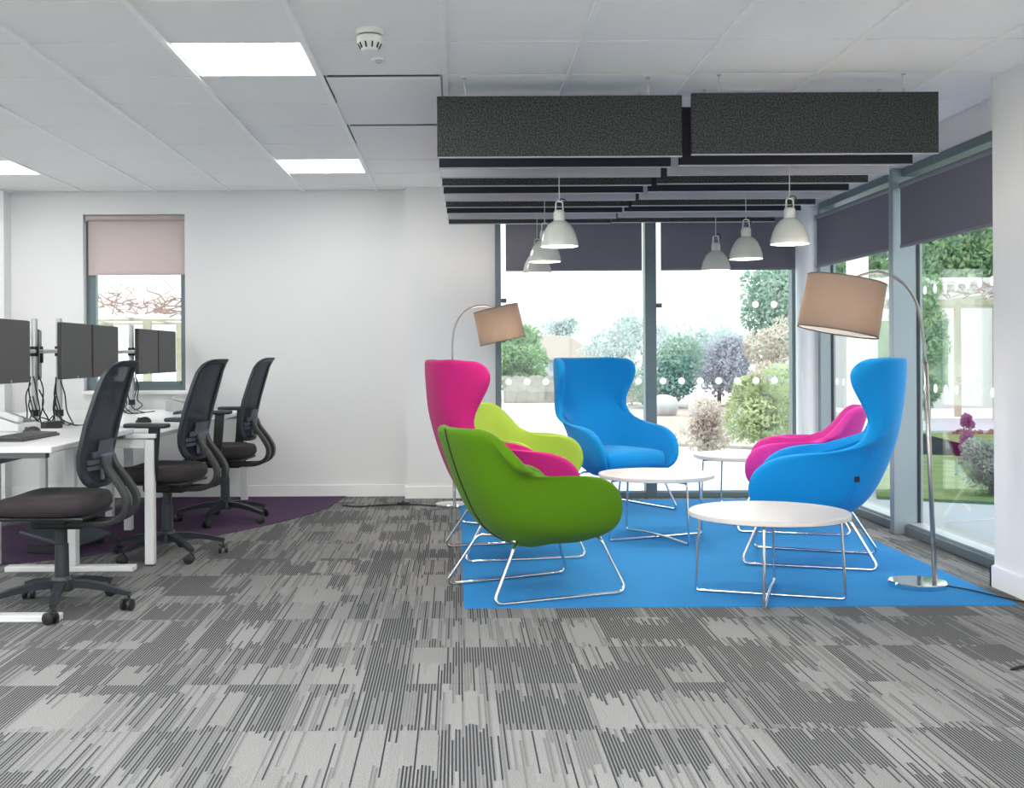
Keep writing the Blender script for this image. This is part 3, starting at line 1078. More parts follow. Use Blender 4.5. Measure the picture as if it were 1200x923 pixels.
# ================================================================== COFFEE TABLES
def coffee_table(loc, rz, rad, label):
    t = thing('coffee_table', label, 'coffee table', (loc[0], loc[1], 0.004), rz, 'round white coffee tables with chrome legs')
    H = 0.405
    auto(obj('tabletop', lathe([(rad - 0.004, H - 0.0), (rad, H - 0.003), (rad, H - 0.004)], 56), M['white_top'], t), 30)
    auto(obj('edge_band', lathe([(rad - 0.010, H - 0.026), (rad + 0.0004, H - 0.022), (rad + 0.0004, H - 0.004)], 56), M['edge_band'], t), 30)
    for k in range(2):
        a = k * PI / 2
        c, s = math.cos(a), math.sin(a)
        z = 0.0075 + 0.0145 * k
        r0, r1 = 0.345, 0.325
        pts = fillet([(-0.20 * c, -0.20 * s, H - 0.034), (-r1 * c, -r1 * s, H - 0.034), (-r0 * c, -r0 * s, 0.0075), (-0.12 * c, -0.12 * s, z), (0.12 * c, 0.12 * s, z), (r0 * c, r0 * s, 0.0075), (r1 * c, r1 * s, H - 0.034), (0.20 * c, 0.20 * s, H - 0.034)], 0.018, 4)
        auto(obj('leg_frame', tube(pts, 0.0072, 10), M['chrome'], t), 60)
    return t
coffee_table((1.48, 5.45), R(-19), 0.373, 'round white coffee table nearest the camera, before the blue wing armchair')
coffee_table((1.245, 7.18), R(24), 0.358, 'round white coffee table between the green chairs and the near table, middle of three')
coffee_table((2.12, 8.50), R(15), 0.36, 'round white coffee table farthest back, before the right window pane')

# ================================================================== FLOOR LAMPS
def floor_lamp(loc, rz, label, pole_off, arc, shade_c, shade_tilt, shade_rz, r_top, r_bot, sh, name_e):
    t = thing('floor_lamp', label, 'floor lamp', loc, rz)
    auto(obj('base', lathe([(0.137, 0.0), (0.138, 0.004), (0.138, 0.022), (0.134, 0.027), (0.02, 0.029)], 40), M['chrome'], t), 35)
    px = pole_off
    obj('lower_pole', tube([(px, 0, 0.027), arc[0]], 0.0115, 12), M['pole'], t, True)
    path = smooth_path(arc, 8)
    obj('arched_pole', tube(path, 0.0072, 10), M['pole'], t, True)
    s = bpy.data.objects.new('lamp_shade', None)
    bm = bmesh.new()
    prof = [(r_bot, -sh / 2), (r_top, sh / 2)]
    add_lathe(bm, prof, 48, cap=False)
    s = obj('lamp_shade', bm, M['shade'], t, True)
    s.location = shade_c
    s.rotation_euler = (0, shade_tilt, shade_rz)
    auto(obj('lining', lathe([(r_bot - 0.003, -sh / 2), (r_top - 0.003, sh / 2)], 48, cap=False), M['shade_in'], s), 60)
    bm = bmesh.new()
    for r, z in ((r_bot, -sh / 2), (r_top, sh / 2)):
        add_tube(bm, [((r - 0.001) * math.cos(2 * PI * k / 48), (r - 0.001) * math.sin(2 * PI * k / 48), z) for k in range(48)], 0.0035, 6, closed=True)
    obj('trim', bm, M['shade_trim'], s)
    obj('diffuser', lathe([(r_bot - 0.010, -sh / 2 + 0.008), (r_bot - 0.010, -sh / 2 + 0.011)], 40), M['shade_in'], s)
    bm = bmesh.new()
    for k in range(3):
        a = 2 * PI * k / 3 + 0.4
        add_tube(bm, [(0, 0, sh / 2 - 0.01), ((r_top - 0.004) * math.cos(a), (r_top - 0.004) * math.sin(a), sh / 2 - 0.004)], 0.0028, 6)
    add_lathe(bm, [(0.017, sh / 2 - 0.07), (0.017, sh / 2 - 0.005)], 12)
    obj('holder', bm, M['pole'], s)
    obj('bulb', lathe([(0.010, sh / 2 - 0.07), (0.026, sh / 2 - 0.095), (0.030, sh / 2 - 0.12), (0.020, sh / 2 - 0.145), (0.006, sh / 2 - 0.15)], 14), M['bulb'], s, True)
    ld = bpy.data.lights.new('lamp_glow', 'POINT')
    ld.energy = name_e
    ld.color = (1.0, 0.84, 0.66)
    ld.shadow_soft_size = 0.032
    lo = bpy.data.objects.new('lamp_glow', ld)
    COL.objects.link(lo)
    lo.parent = s
    lo.location = (0, 0, -0.01)
    return t

# near lamp: arch reaches left (towards -X) over the blue wing chair
floor_lamp((2.27, 5.66, 0.004), 0, 'tall arched floor lamp with a taupe drum shade beside the white pier', 0.085,
           [(0.045, 0, 1.10), (0.030, 0, 1.26), (0.000, 0, 1.40), (-0.070, 0, 1.50), (-0.175, 0, 1.548), (-0.270, 0, 1.535), (-0.345, 0, 1.490)],
           (-0.365, 0, 1.385), R(10.5), 0, 0.188, 0.194, 0.262, 4.0)
floor_lamp((-0.03, 8.73, 0.0), 0, 'tall arched floor lamp with a taupe drum shade by the back wall', 0.008,
           [(-0.002, 0, 1.12), (0.000, 0, 1.26), (0.020, 0, 1.38), (0.075, 0, 1.475), (0.165, 0, 1.522), (0.260, 0, 1.525), (0.335, 0, 1.490)],
           (0.355, 0, 1.385), R(-12.5), 0, 0.172, 0.178, 0.255, 4.0)
c = obj('lamp_cord', tube(smooth_path([(2.40, 5.63, 0.012), (2.48, 5.52, 0.010), (2.55, 5.36, 0.010), (2.61, 5.28, 0.006), (2.66, 5.10, 0.006)], 8), 0.004, 6), M['black_plastic'], None, True)
tag(c, 'black lamp cord running from the near lamp base to the white pier', 'cord')
c = obj('lamp_cord', tube(smooth_path([(-0.16, 8.72, 0.007), (-0.35, 8.82, 0.007), (-0.55, 8.80, 0.007), (-0.75, 8.72, 0.007), (-0.88, 8.78, 0.007)], 8), 0.006, 6), M['black_plastic'], None, True)
tag(c, 'black lamp cord lying along the back wall from the far lamp', 'cord')
c = obj('loose_cable', tube(smooth_path([(2.005, 4.165, 0.004), (2.06, 4.185, 0.010), (2.14, 4.19, 0.006), (2.30, 4.22, 0.006)], 6), 0.006, 6, scale=[0.35] + [1.0] * 18), M['black_plastic'], None, True)
tag(c, 'end of a loose black cable on the striped carpet at the right frame edge', 'cable')
b = thing('cord_switch', 'small black inline switch on the cord by the back wall', 'switch', (-0.42, 8.835, 0.012), R(10))
obj('body', box((-0.05, -0.018, -0.012), (0.05, 0.018, 0.012), 0.006, 2), M['black_plastic'], b)
obj('rocker', box((-0.014, -0.009, 0.012), (0.014, 0.009, 0.020), 0.003, 1), M['graphite'], b)

# ================================================================== DESKS
def leg(lo, hi, parent, nm='leg'):
    return obj(nm, box(lo, hi, 0.004, 1), M['desk_metal'], parent)

# sit-stand desk, nearest
d1 = thing('sit_stand_desk', 'white desk on T shaped feet, nearest, cut by the left frame edge', 'desk', (-2.13, 5.64, 0))
obj('desktop', box((-0.38, -0.64, 0.738), (0.36, 0.64, 0.765), 0.003, 1), M['desk_top'], d1)
for y in (-0.605, 0.56):
    leg((0.01, y - 0.035, 0.028), (0.075, y + 0.035, 0.40), d1, 'column')
    obj('inner_column', box((0.018, y - 0.026, 0.40), (0.067, y + 0.026, 0.715), 0.003, 1), M['desk_metal'], d1)
    leg((-0.31, y - 0.036, 0.0), (0.385, y + 0.036, 0.030), d1, 'foot')
    obj('top_bracket', box((-0.30, y - 0.025, 0.715), (0.33, y + 0.025, 0.738)), M['dark_metal'], d1)
obj('cross_beam', box((0.0, -0.55, 0.68), (0.085, 0.53, 0.714)), M['dark_metal'], d1)

def bench_desk(cx0, cx1, y0, y1, label, legs, rails):
    cx, cy = (cx0 + cx1) / 2, (y0 + y1) / 2
    d = thing('bench_desk', label, 'desk', (cx, cy, 0), 0, 'bench desks')
    obj('desktop', box((cx0 - cx, y0 - cy, 0.705), (cx1 - cx, y1 - cy, 0.730), 0.003, 1), M['desk_top'], d)
    for lx, ly in legs:
        leg((lx - cx - 0.026, ly - cy - 0.026, 0.008), (lx - cx + 0.026, ly - cy + 0.026, 0.700), d)
        obj('foot', box((lx - cx - 0.022, ly - cy - 0.022, 0.0), (lx - cx + 0.022, ly - cy + 0.022, 0.008)), M['black_plastic'], d)
    for (ax, ay, bx, by) in rails:
        obj('rail', box((min(ax, bx) - cx - 0.022, min(ay, by) - cy - 0.022, 0.652), (max(ax, bx) - cx + 0.022, max(ay, by) - cy + 0.022, 0.700)), M['desk_metal'], d)
    return d
bench_desk(-2.49, -1.66, 6.31, 7.745, 'white bench desk in the middle with a square leg at its near corner', [(-1.70, 6.345), (-2.18, 6.45), (-2.18, 7.60)], [(-1.72, 6.345, -2.16, 6.345), (-2.18, 6.36, -2.18, 7.58)])
bench_desk(-2.49, -1.66, 7.75, 9.19, 'white bench desk nearest the small window', [(-1.70, 9.15), (-2.44, 9.15), (-2.38, 7.85)], [(-1.72, 9.15, -2.43, 9.15), (-2.38, 7.87, -2.38, 9.12)])
bench_desk(-3.34, -2.51, 6.31, 7.745, 'white bench desk on the far side of the monitors, middle of the row', [(-3.30, 6.345), (-2.56, 6.345), (-3.30, 7.60)], [(-3.28, 6.345, -2.58, 6.345), (-3.30, 6.37, -3.30, 7.58)])
bench_desk(-3.34, -2.51, 7.75, 9.19, 'white bench desk on the far side of the monitors, beside the back wall', [(-3.30, 9.15), (-2.62, 9.15), (-3.30, 7.85)], [(-3.28, 9.15, -2.64, 9.15), (-3.30, 7.87, -3.30, 9.12)])

# ---- monitors (face local +Y, so turned to face +X in the room)
MW, MH = 0.535, 0.330
def make_monitor(loc, rz, label):
    m = thing('monitor', label, 'monitor', loc, rz, 'flat screen monitors on pole arms')
    obj('housing', box((-MW / 2, -0.030, 0), (MW / 2, -0.004, MH), 0.006, 2), M['black_plastic'], m)
    obj('screen', box((-MW / 2 + 0.004, -0.0045, 0.018), (MW / 2 - 0.004, 0.0, MH - 0.004)), M['screen'], m)
    obj('bezel', box((-MW / 2 + 0.002, -0.004, 0.001), (MW / 2 - 0.002, 0.0015, 0.018)), M['screen'], m)
    obj('logo', lathe([(0.007, 0.0015), (0.007, 0.0024)], 14, Matrix.Translation((0, 0, 0.010)) @ Matrix.Rotation(R(-90), 4, 'X')), M['silver_paint'], m)
    obj('bracket', box((-0.055, -0.048, 0.11), (0.055, -0.030, 0.22), 0.004, 1), M['black_plastic'], m)
    return m
MZ = 1.027
FX = face_rz(1, 0)
m0 = make_monitor((-2.285, 5.875, MZ - 0.005), FX, 'dark grey monitor at the left frame edge, largest of the row')
kids = tree_of(m0)
mons = [(-2.285, 5.335, MZ - 0.005, FX, 'dark grey monitor out of frame beyond the left edge'),
        (-2.262, 6.84, MZ, FX, 'dark grey monitor right of the two poles, left one of the middle pair'),
        (-2.262, 7.40, MZ, FX, 'dark grey monitor of the middle pair, directly left of the third pole'),
        (-2.275, 8.47, MZ, FX, 'dark grey monitor of the far pair, nearer one before the small window'),
        (-2.275, 9.02, MZ, FX, 'dark grey monitor of the far pair, farthest and smallest'),
        (-2.80, 6.84, MZ, FX + PI, 'dark monitor of the opposite desk seen from behind, hidden behind the nearest monitor'),
        (-2.80, 7.62, MZ - 0.02, FX + PI + R(18), 'dark monitor of the opposite desk seen edge-on between the two poles'),
        (-2.80, 8.47, MZ, FX + PI, 'dark monitor of the opposite far desk, hidden behind the middle pair'),
        (-2.80, 9.02, MZ, FX + PI, 'dark monitor of the opposite far desk, beside the back wall')]
for x, y, z, rz, lab in mons:
    copy_thing(m0, (x, y, z), rz, lab, kids)

def monitor_pole(loc, sgn, label, ys, mx, H=0.665):
    """pole with a clamp and two arms that reach to the monitor brackets"""
    t = thing('monitor_stand', label, 'monitor arm', loc, 0, 'silver monitor poles with two arms')
    auto(obj('pole', lathe([(0.0185, 0.012), (0.0185, H - 0.008), (0.016, H)], 18), M['silver_paint'], t), 40)
    auto(obj('foot_plate', lathe([(0.045, 0.0), (0.045, 0.012), (0.020, 0.014)], 20), M['silver_paint'], t), 40)
    zc = MZ + 0.165 - loc[2]
    auto(obj('clamp', lathe([(0.027, zc - 0.03), (0.027, zc + 0.03)], 16), M['black_plastic'], t), 40)
    auto(obj('collar', lathe([(0.025, 0.06), (0.025, 0.10)], 16), M['black_plastic'], t), 40)
    for yy in ys:
        dy = yy - loc[1]
        tx = mx - loc[0]
        el = (0.10 * sgn * -0.4, dy * 0.55, zc)
        obj('arm', tube(fillet([(0.0, 0.0, zc), el, (tx - 0.06 * sgn, dy, zc), (tx - 0.049 * sgn, dy, zc)], 0.02, 3), 0.013, 10), M['silver_paint'], t, True)
    return t
monitor_pole((-2.47, 5.60, 0.765), 1, 'silver monitor pole out of frame beyond the left edge', (5.335, 5.875), -2.285)
monitor_pole((-2.462, 7.10, 0.73), 1, 'silver monitor pole at the left edge of the middle monitor pair, right one of two', (6.84, 7.40), -2.262)
monitor_pole((-2.462, 8.68, 0.73), 1, 'silver monitor pole between the middle and the far monitor pair', (8.47, 9.02), -2.275)
monitor_pole((-2.615, 7.10, 0.73), -1, 'silver monitor pole behind the nearest monitor, left one of two', (6.84, 7.62), -2.80)
monitor_pole((-2.615, 8.68, 0.73), -1, 'silver monitor pole of the opposite far desk, hidden behind the monitors', (8.47, 9.02), -2.80)

# ---- cables at the pole feet
def cables(loc, label, seed, n=7):
    r = random.Random(seed)
    t = thing('cable_bundle', label, 'cable', loc)
    for k in range(n):
        a = r.uniform(0, 2 * PI)
        rr = r.uniform(0.05, 0.20)
        hz = r.uniform(0.18, 0.34)
        pts = [(0.026 * math.cos(a), 0.026 * math.sin(a), hz),
               (0.05 * math.cos(a + 0.5), 0.06 * math.sin(a + 0.5), hz * 0.7),
               (0.045 * math.cos(a + 1.0), 0.06 * math.sin(a + 1.0), hz * 0.35),
               (rr * 0.5 * math.cos(a + 1.4), rr * math.sin(a + 1.4), 0.03 + r.uniform(0, 0.03)),
               (rr * 0.6 * math.cos(a + 2.2), rr * 1.5 * math.sin(a + 2.2), 0.0045),
               (rr * 0.9 * math.cos(a + 2.8), rr * 1.9 * math.sin(a + 2.8), 0.0045)]
        obj('cable', tube(smooth_path(pts, 6), 0.0042, 6), M['black_plastic'], t, True)
    return t
cables((-2.462, 7.10, 0.73), 'tangle of black cables round the foot of the right one of two poles', 3, 7)
cables((-2.615, 7.10, 0.73), 'tangle of black cables round the foot of the left one of two poles', 5, 8)
cables((-2.462, 8.68, 0.73), 'tangle of black cables round the foot of the pole between the monitor pairs', 11, 6)

# ---- things on the desks
def keyboard(loc, rz, label):
    k = thing('keyboard', label, 'keyboard', loc, rz)
    bm = box((-0.225, -0.075, 0.0), (0.225, 0.075, 0.018), 0.004, 1)
    for v in bm.verts:
        if v.co.y < 0 and v.co.z > 0.009:
            v.co.z -= 0.006
    obj('body', bm, M['graphite'], k)
    bm = bmesh.new()
    for i in range(17):
        for j in range(6):
            x, y = -0.205 + i * 0.0256, -0.055 + j * 0.022
            z = 0.0125 + 0.006 * (y + 0.075) / 0.15
            add_box(bm, (x - 0.0105, y - 0.009, z - 0.002), (x + 0.0105, y + 0.009, z + 0.006))
    o = obj('keys', bm, M['dark_metal'], k)
    o['kind'] = 'stuff'
    return k
keyboard((-2.075, 5.53, 0.765), R(88), 'dark keyboard lying on the nearest desk')
keyboard((-1.99, 8.55, 0.73), R(90), 'dark keyboard on the desk nearest the small window')

def mouse(loc, rz, label):
    t = thing('computer_mouse', label, 'mouse', loc, rz)
    bm = bmesh.new()
    bmesh.ops.create_uvsphere(bm, u_segments=16, v_segments=10, radius=1.0)
    for v in bm.verts:
        v.co = Vector((v.co.x * 0.031, v.co.y * 0.056, max(0.0, v.co.z) * 0.036 * (1 - 0.25 * v.co.y)))
    obj('body', bm, M['black_plastic'], t, True)
    obj('scroll_wheel', lathe([(0.008, -0.004), (0.008, 0.004)], 12, Matrix.Translation((0, 0.032, 0.024)) @ Matrix.Rotation(R(90), 4, 'Y')), M['graphite'], t)
    return t
mouse((-2.03, 7.42, 0.73), R(80), 'black computer mouse on the middle desk beside the papers')
mouse((-2.19, 5.90, 0.765), R(70), 'black computer mouse on the nearest desk by the cable tangle')

def phone(loc, rz, label):
    t = thing('desk_phone', label, 'phone', loc, rz, 'pale desk phones')
    bm = box((-0.10, -0.09, 0.0), (0.10, 0.09, 0.05), 0.006, 2)
    for v in bm.verts:
        if v.co.z > 0.02:
            v.co.z += 0.05 * (v.co.y + 0.09) / 0.18 - 0.012
    obj('body', bm, M['phone'], t)
    mt = Matrix.Translation((0, 0, 0.066)) @ Matrix.Rotation(R(15.5), 4, 'X')
    bm = box((-0.092, -0.085, 0.0), (-0.042, 0.085, 0.030), 0.012, 3, mtx=mt)
    obj('handset', bm, M['phone'], t)
    obj('display', box((-0.02, 0.03, -0.004), (0.085, 0.075, 0.002), mtx=mt), M['phone_key'], t)
    bm = bmesh.new()
    for i in range(4):
        for j in range(4):
            add_box(bm, (-0.015 + i * 0.026, -0.07 + j * 0.024, -0.004), (0.003 + i * 0.026, -0.055 + j * 0.024, 0.004), mtx=mt)
    o = obj('keys', bm, M['phone_key'], t)
    o['kind'] = 'stuff'
    return t
phone((-2.36, 6.12, 0.765), R(75), 'pale desk phone on the nearest desk, cut by the left frame edge')
phone((-2.17, 8.98, 0.73), R(120), 'pale desk phone on the desk nearest the small window')
b = thing('docking_station', 'small black box beside the pole feet on the desk', 'computer accessory', (-2.42, 6.80, 0.73), R(75))
obj('body', box((-0.08, -0.04, 0), (0.08, 0.04, 0.045), 0.005, 2), M['black_plastic'], b)
obj('port', box((-0.05, 0.038, 0.012), (0.03, 0.042, 0.024)), M['silver_paint'], b)
b = thing('paper_stack', 'loose white and pale blue papers on the middle desk', 'papers', (-2.08, 7.05, 0.73), R(85))
for k in range(5):
    o = obj('sheet', box((-0.148, -0.105, 0), (0.148, 0.105, 0.0012)), M['paper'] if k != 2 else M['blue_card'], b)
    o.location = (rnd.uniform(-0.02, 0.02), rnd.uniform(-0.02, 0.02), 0.0014 * k)
    o.rotation_euler = (0, 0, rnd.uniform(-0.3, 0.3))
b = thing('notebook', 'pale blue notebook on the desk nearest the small window', 'notebook', (-1.82, 8.10, 0.73), R(75))
obj('cover', box((-0.105, -0.15, 0.0), (0.105, 0.15, 0.003)), M['blue_card'], b)
obj('pages', box((-0.10, -0.147, 0.003), (0.103, 0.147, 0.015)), M['paper'], b)
obj('front_cover', box((-0.105, -0.15, 0.015), (0.105, 0.15, 0.018)), M['blue_card'], b)

# footrest under the middle desk
fr = thing('footrest', 'grey slanted footrest on the floor under the desks', 'footrest', (-2.36, 6.92, 0.004), R(80))
for s in (-1, 1):
    obj('stand', box((s * 0.20 - 0.012, -0.14, 0.0), (s * 0.20 + 0.012, 0.14, 0.05), 0.004, 1), M['black_plastic'], fr)
obj('board', box((-0.25, -0.17, -0.012), (0.25, 0.17, 0.010), 0.006, 2, Matrix.Translation((0, 0, 0.09)) @ Matrix.Rotation(R(14), 4, 'X')), M['lumbar'], fr)

# ================================================================== DESK CHAIRS
def back_pt(u, v, off=0.0):
    z = 0.565 + 0.575 * v
    ys = [(-0.2, -0.205), (0.0, -0.196), (0.15, -0.182), (0.3, -0.188), (0.5, -0.214), (0.7, -0.247), (0.88, -0.278), (0.95, -0.300), (1.0, -0.330), (1.2, -0.42)]
    for (a, ya), (b, yb) in zip(ys, ys[1:]):
        if a <= v <= b:
            y = ya + (yb - ya) * (v - a) / (b - a)
            break
    ws = [(0, 0.190), (0.3, 0.228), (0.6, 0.222), (1.0, 0.198)]
    for (a, wa), (b, wb) in zip(ws, ws[1:]):
        if a <= v <= b:
            wd = wa + (wb - wa) * (v - a) / (b - a)
            break
    return Vector((u * wd, y + 0.035 * u * u * (1 - 0.4 * v) + off, z))

def uv_ring(rho_u, rho_v, th):
    c, s = math.cos(th), math.sin(th)
    e = 0.35
    u = math.copysign(abs(c) ** e, c) * rho_u
    v = 0.5 + 0.5 * math.copysign(abs(s) ** e, s) * rho_v
    return u, v

def task_chair(loc, fwd, label, arms, base_rot):
    t = thing('desk_chair', label, 'office chair', (loc[0], loc[1], 0.004 if loc[1] > 7.9 else 0.0), face_rz(*fwd), 'black mesh desk chairs')
    # star base and castors
    br = base_rot - face_rz(*fwd)
    auto(obj('hub', lathe([(0.050, 0.085), (0.052, 0.12), (0.042, 0.150), (0.034, 0.155)], 18), M['graphite'], t), 40)
    for k in range(5):
        a = br + 2 * PI * k / 5
        mt = Matrix.Rotation(a, 4, 'Z')
        bm = bmesh.new()
        sec = [(-0.026, -0.018), (0.026, -0.018), (0.020, 0.018), (-0.020, 0.018)]
        path = [Vector((0.03, 0, 0.118)), Vector((0.12, 0, 0.116)), Vector((0.22, 0, 0.100)), Vector((0.30, 0, 0.080)), Vector((0.325, 0, 0.076))]
        add_sweep(bm, [mt @ p for p in path], sec, side=tuple(mt @ Vector((0, 1, 0))), scale=[1.0, 0.92, 0.75, 0.62, 0.55])
        obj('base_leg', bm, M['graphite'], t)
        ca = a + 0.9 + 0.5 * k
        bm = bmesh.new()
        add_lathe(bm, [(0.006, 0.05), (0.006, 0.078)], 8)
        add_box(bm, (-0.020, -0.007, 0.028), (0.014, 0.007, 0.056), 0.004, 1, Matrix.Rotation(ca, 4, 'Z'))
        cs = obj('caster', bm, M['black_plastic'], t)
        cs.location = mt @ Vector((0.318, 0, 0))
        for s in (-1, 1):
            bm = lathe([(0.020, -0.0095), (0.0275, -0.0065), (0.0275, 0.0065), (0.020, 0.0095)], 18, Matrix.Rotation(ca, 4, 'Z') @ Matrix.Translation((-0.012, s * 0.018, 0.0275)) @ Matrix.Rotation(R(90), 4, 'X'))
            auto(obj('wheel', bm, M['black_plastic'], cs), 40)
    auto(obj('gas_column', lathe([(0.033, 0.15), (0.031, 0.30), (0.026, 0.302), (0.026, 0.40)], 18), M['graphite'], t), 40)
    bm = bmesh.new()
    add_box(bm, (-0.085, -0.13, 0.375), (0.085, 0.12, 0.445), 0.018, 3)
    add_box(bm, (-0.12, -0.06, 0.40), (0.12, 0.08, 0.440), 0.01, 2)
    obj('mechanism', bm, M['black_plastic'], t)
    bm = tube([(0.08, 0.07, 0.405), (0.19, 0.08, 0.395)], 0.007, 8)
    add_tube(bm, [(0.18, 0.08, 0.396), (0.225, 0.085, 0.388)], 0.013, 8)
    obj('lever', bm, M['black_plastic'], t)
    # seat
    bm = bmesh.new()
    NA, rings = 36, []
    for z, k in ((0.440, 0.80), (0.446, 0.93), (0.470, 1.0), (0.500, 0.995), (0.520, 0.95), (0.529, 0.82), (0.527, 0.5), (0.523, 0.2)):
        ring = []
        for i in range(NA):
            a = 2 * PI * i / NA
            c, s = math.cos(a), math.sin(a)
            x = math.copysign(abs(c) ** 0.55, c) * 0.245 * k
            y = math.copysign(abs(s) ** 0.55, s) * 0.235 * k + 0.035
            zz = z - (0.030 * max(0, (y - 0.14) / 0.13) ** 2 if z > 0.49 else 0.0) + 0.010 * abs(x / 0.245) ** 2
            ring.append(bm.verts.new((x, y, zz)))
        rings.append(ring)
    for a, b in zip(rings, rings[1:]):
        for i in range(NA):
            bm.faces.new((a[i], a[(i + 1) % NA], b[(i + 1) % NA], b[i]))
    bm.faces.new(rings[0])
    bm.faces.new(rings[-1])
    auto(obj('seat', bm, M['seat_cloth'], t), 50)
    obj('seat_pan', box((-0.20, -0.17, 0.428), (0.20, 0.24, 0.446), 0.008, 2), M['black_plastic'], t)
    # backrest frame
    N = 56
    bm = bmesh.new()
    loops = []
    for (ru, rv, off) in ((0.80, 0.90, 0.010), (0.90, 0.955, 0.016), (1.0, 1.0, 0.006), (1.0, 1.0, -0.012), (0.90, 0.955, -0.020), (0.80, 0.90, -0.010)):
        lp_ = []
        for i in range(N):
            u, v = uv_ring(ru, rv, 2 * PI * i / N)
            lp_.append(bm.verts.new(back_pt(u, v, off)))
        loops.append(lp_)
    for q in range(len(loops)):
        a, b = loops[q], loops[(q + 1) % len(loops)]
        for i in range(N):
            bm.faces.new((a[i], a[(i + 1) % N], b[(i + 1) % N], b[i]))
    auto(obj('back_frame', bm, M['graphite'], t), 50)
    # net
    bm = bmesh.new()
    loops = []
    for rho in (0.84, 0.62, 0.40, 0.18):
        lp_ = []
        for i in range(N):
            u, v = uv_ring(rho, rho * 1.10 if rho > 0.7 else rho, 2 * PI * i / N)
            lp_.append(bm.verts.new(back_pt(u, v, 0.0)))
        loops.append(lp_)
    for a, b in zip(loops, loops[1:]):
        for i in range(N):
            bm.faces.new((a[i], a[(i + 1) % N], b[(i + 1) % N], b[i]))
    bm.faces.new(loops[-1])
    obj('back_net', bm, M['net'], t, True)
    # lumbar pad: stepped plate with ribs
    bm = bmesh.new()
    def strip(v0, v1, u0, u1, off):
        lo, hi = [], []
        K = 8
        quads = []
        for i in range(K + 1):
            u = u0 + (u1 - u0) * i / K
            quads.append([bm.verts.new(back_pt(u, vv, off + dd)) for vv, dd in ((v0, 0), (v1, 0), (v1, -0.010), (v0, -0.010))])
        for a, b in zip(quads, quads[1:]):
            for j in range(4):
                bm.faces.new((a[j], a[(j + 1) % 4], b[(j + 1) % 4], b[j]))
        bm.faces.new(quads[0])
        bm.faces.new(list(reversed(quads[-1])))
    strip(0.145, 0.175, -0.80, 0.80, -0.016)
    strip(0.190, 0.225, -0.80, 0.80, -0.016)
    strip(0.240, 0.285, -0.62, 0.62, -0.016)
    strip(0.285, 0.370, -0.38, 0.38, -0.016)
    obj('lumbar_pad', bm, M['lumbar'], t)
    # curved back bracket: two straps
    for s in (-1, 1):
        pts = smooth_path([(s * 0.055, -0.212, 0.705), (s * 0.058, -0.232, 0.655), (s * 0.066, -0.288, 0.580), (s * 0.070, -0.325, 0.510), (s * 0.070, -0.312, 0.445), (s * 0.064, -0.245, 0.405), (s * 0.056, -0.12, 0.398), (s * 0.05, -0.02, 0.405)], 5)
        bm = bmesh.new()
        add_sweep(bm, pts, [(-0.024, -0.013), (0.024, -0.013), (0.027, 0.0), (0.024, 0.013), (-0.024, 0.013), (-0.027, 0.0)], side=(1, 0, 0))
        auto(obj('back_bracket', bm, M['black_plastic'], t), 60)
    obj('bracket_plate', box((-0.075, -0.226, 0.60), (0.075, -0.205, 0.715), 0.006, 2, Matrix.Translation((0, 0.0, 0)) ), M['lumbar'], t)
    if arms:
        for s in (-1, 1):
            pts = [(s * 0.16, -0.01, 0.436), (s * 0.262, -0.01, 0.440), (s * 0.288, -0.03, 0.54), (s * 0.288, -0.045, 0.762)]
            bm = bmesh.new()
            add_sweep(bm, fillet(pts, 0.04, 5), [(-0.030, -0.010), (0.030, -0.010), (0.030, 0.010), (-0.030, 0.010)], side=(0, 1, 0))
            obj('arm_post', bm, M['black_plastic'], t)
            obj('arm_pad', box((s * 0.288 - 0.042, -0.125, 0.760), (s * 0.288 + 0.042, 0.125, 0.786), 0.012, 3), M['graphite'], t)
    return t
task_chair((-1.82, 5.27), (-0.999, 0.03), 'black mesh desk chair without armrests, nearest and largest', False, R(-78))
task_chair((-1.68, 6.64), (-0.99, 0.14), 'black mesh desk chair with armrests behind the square desk leg', True, R(-52))
task_chair((-1.625, 8.02), (-0.998, 0.07), 'black mesh desk chair with armrests nearest the back wall', True, R(-28))

# ================================================================== OUTDOORS
ground = struct(obj('ground', box((-60, 9.66, -0.35), (70, 120, -0.10)), M['terrace']))
g4 = struct(obj('ground_front', box((-6.41, -40, -0.35), (3.16, -4.41, -0.10)), M['terrace']))
g2 = struct(obj('ground_side', box((3.16, -30, -0.35), (70, 9.66, -0.10)), M['terrace']))
g3 = struct(obj('ground_left', box((-60, -30, -0.35), (-6.41, 9.66, -0.10)), M['terrace']))
pv = struct(obj('pavement', box((3.17, 5.0, -0.10), (9.0, 10.6, -0.085)), M['paving']))
lw = struct(obj('lawn', prism([(3.55, 9.7), (5.0, 9.0), (8.5, 13.5), (9.6, 17.1), (7.0, 17.4), (5.6, 15.5)], -0.10, -0.06), M['lawn']))
rd = struct(obj('road', prism([(6.6, 18.0), (20, 17.2), (20, 20.0), (7.4, 21.5)], -0.10, -0.075), M['road']))
gv = struct(obj('gravel_bed', prism([(2.3, 16), (6.4, 13), (8, 25), (5, 28.5), (3.4, 26)], -0.10, -0.06), M['gravel']))

ec = struct(obj('column', lathe([(0.095, -0.1), (0.095, 3.2)], 28), M['ext_column']))
ec.location = (3.62, 10.35, 0)
auto(ec)

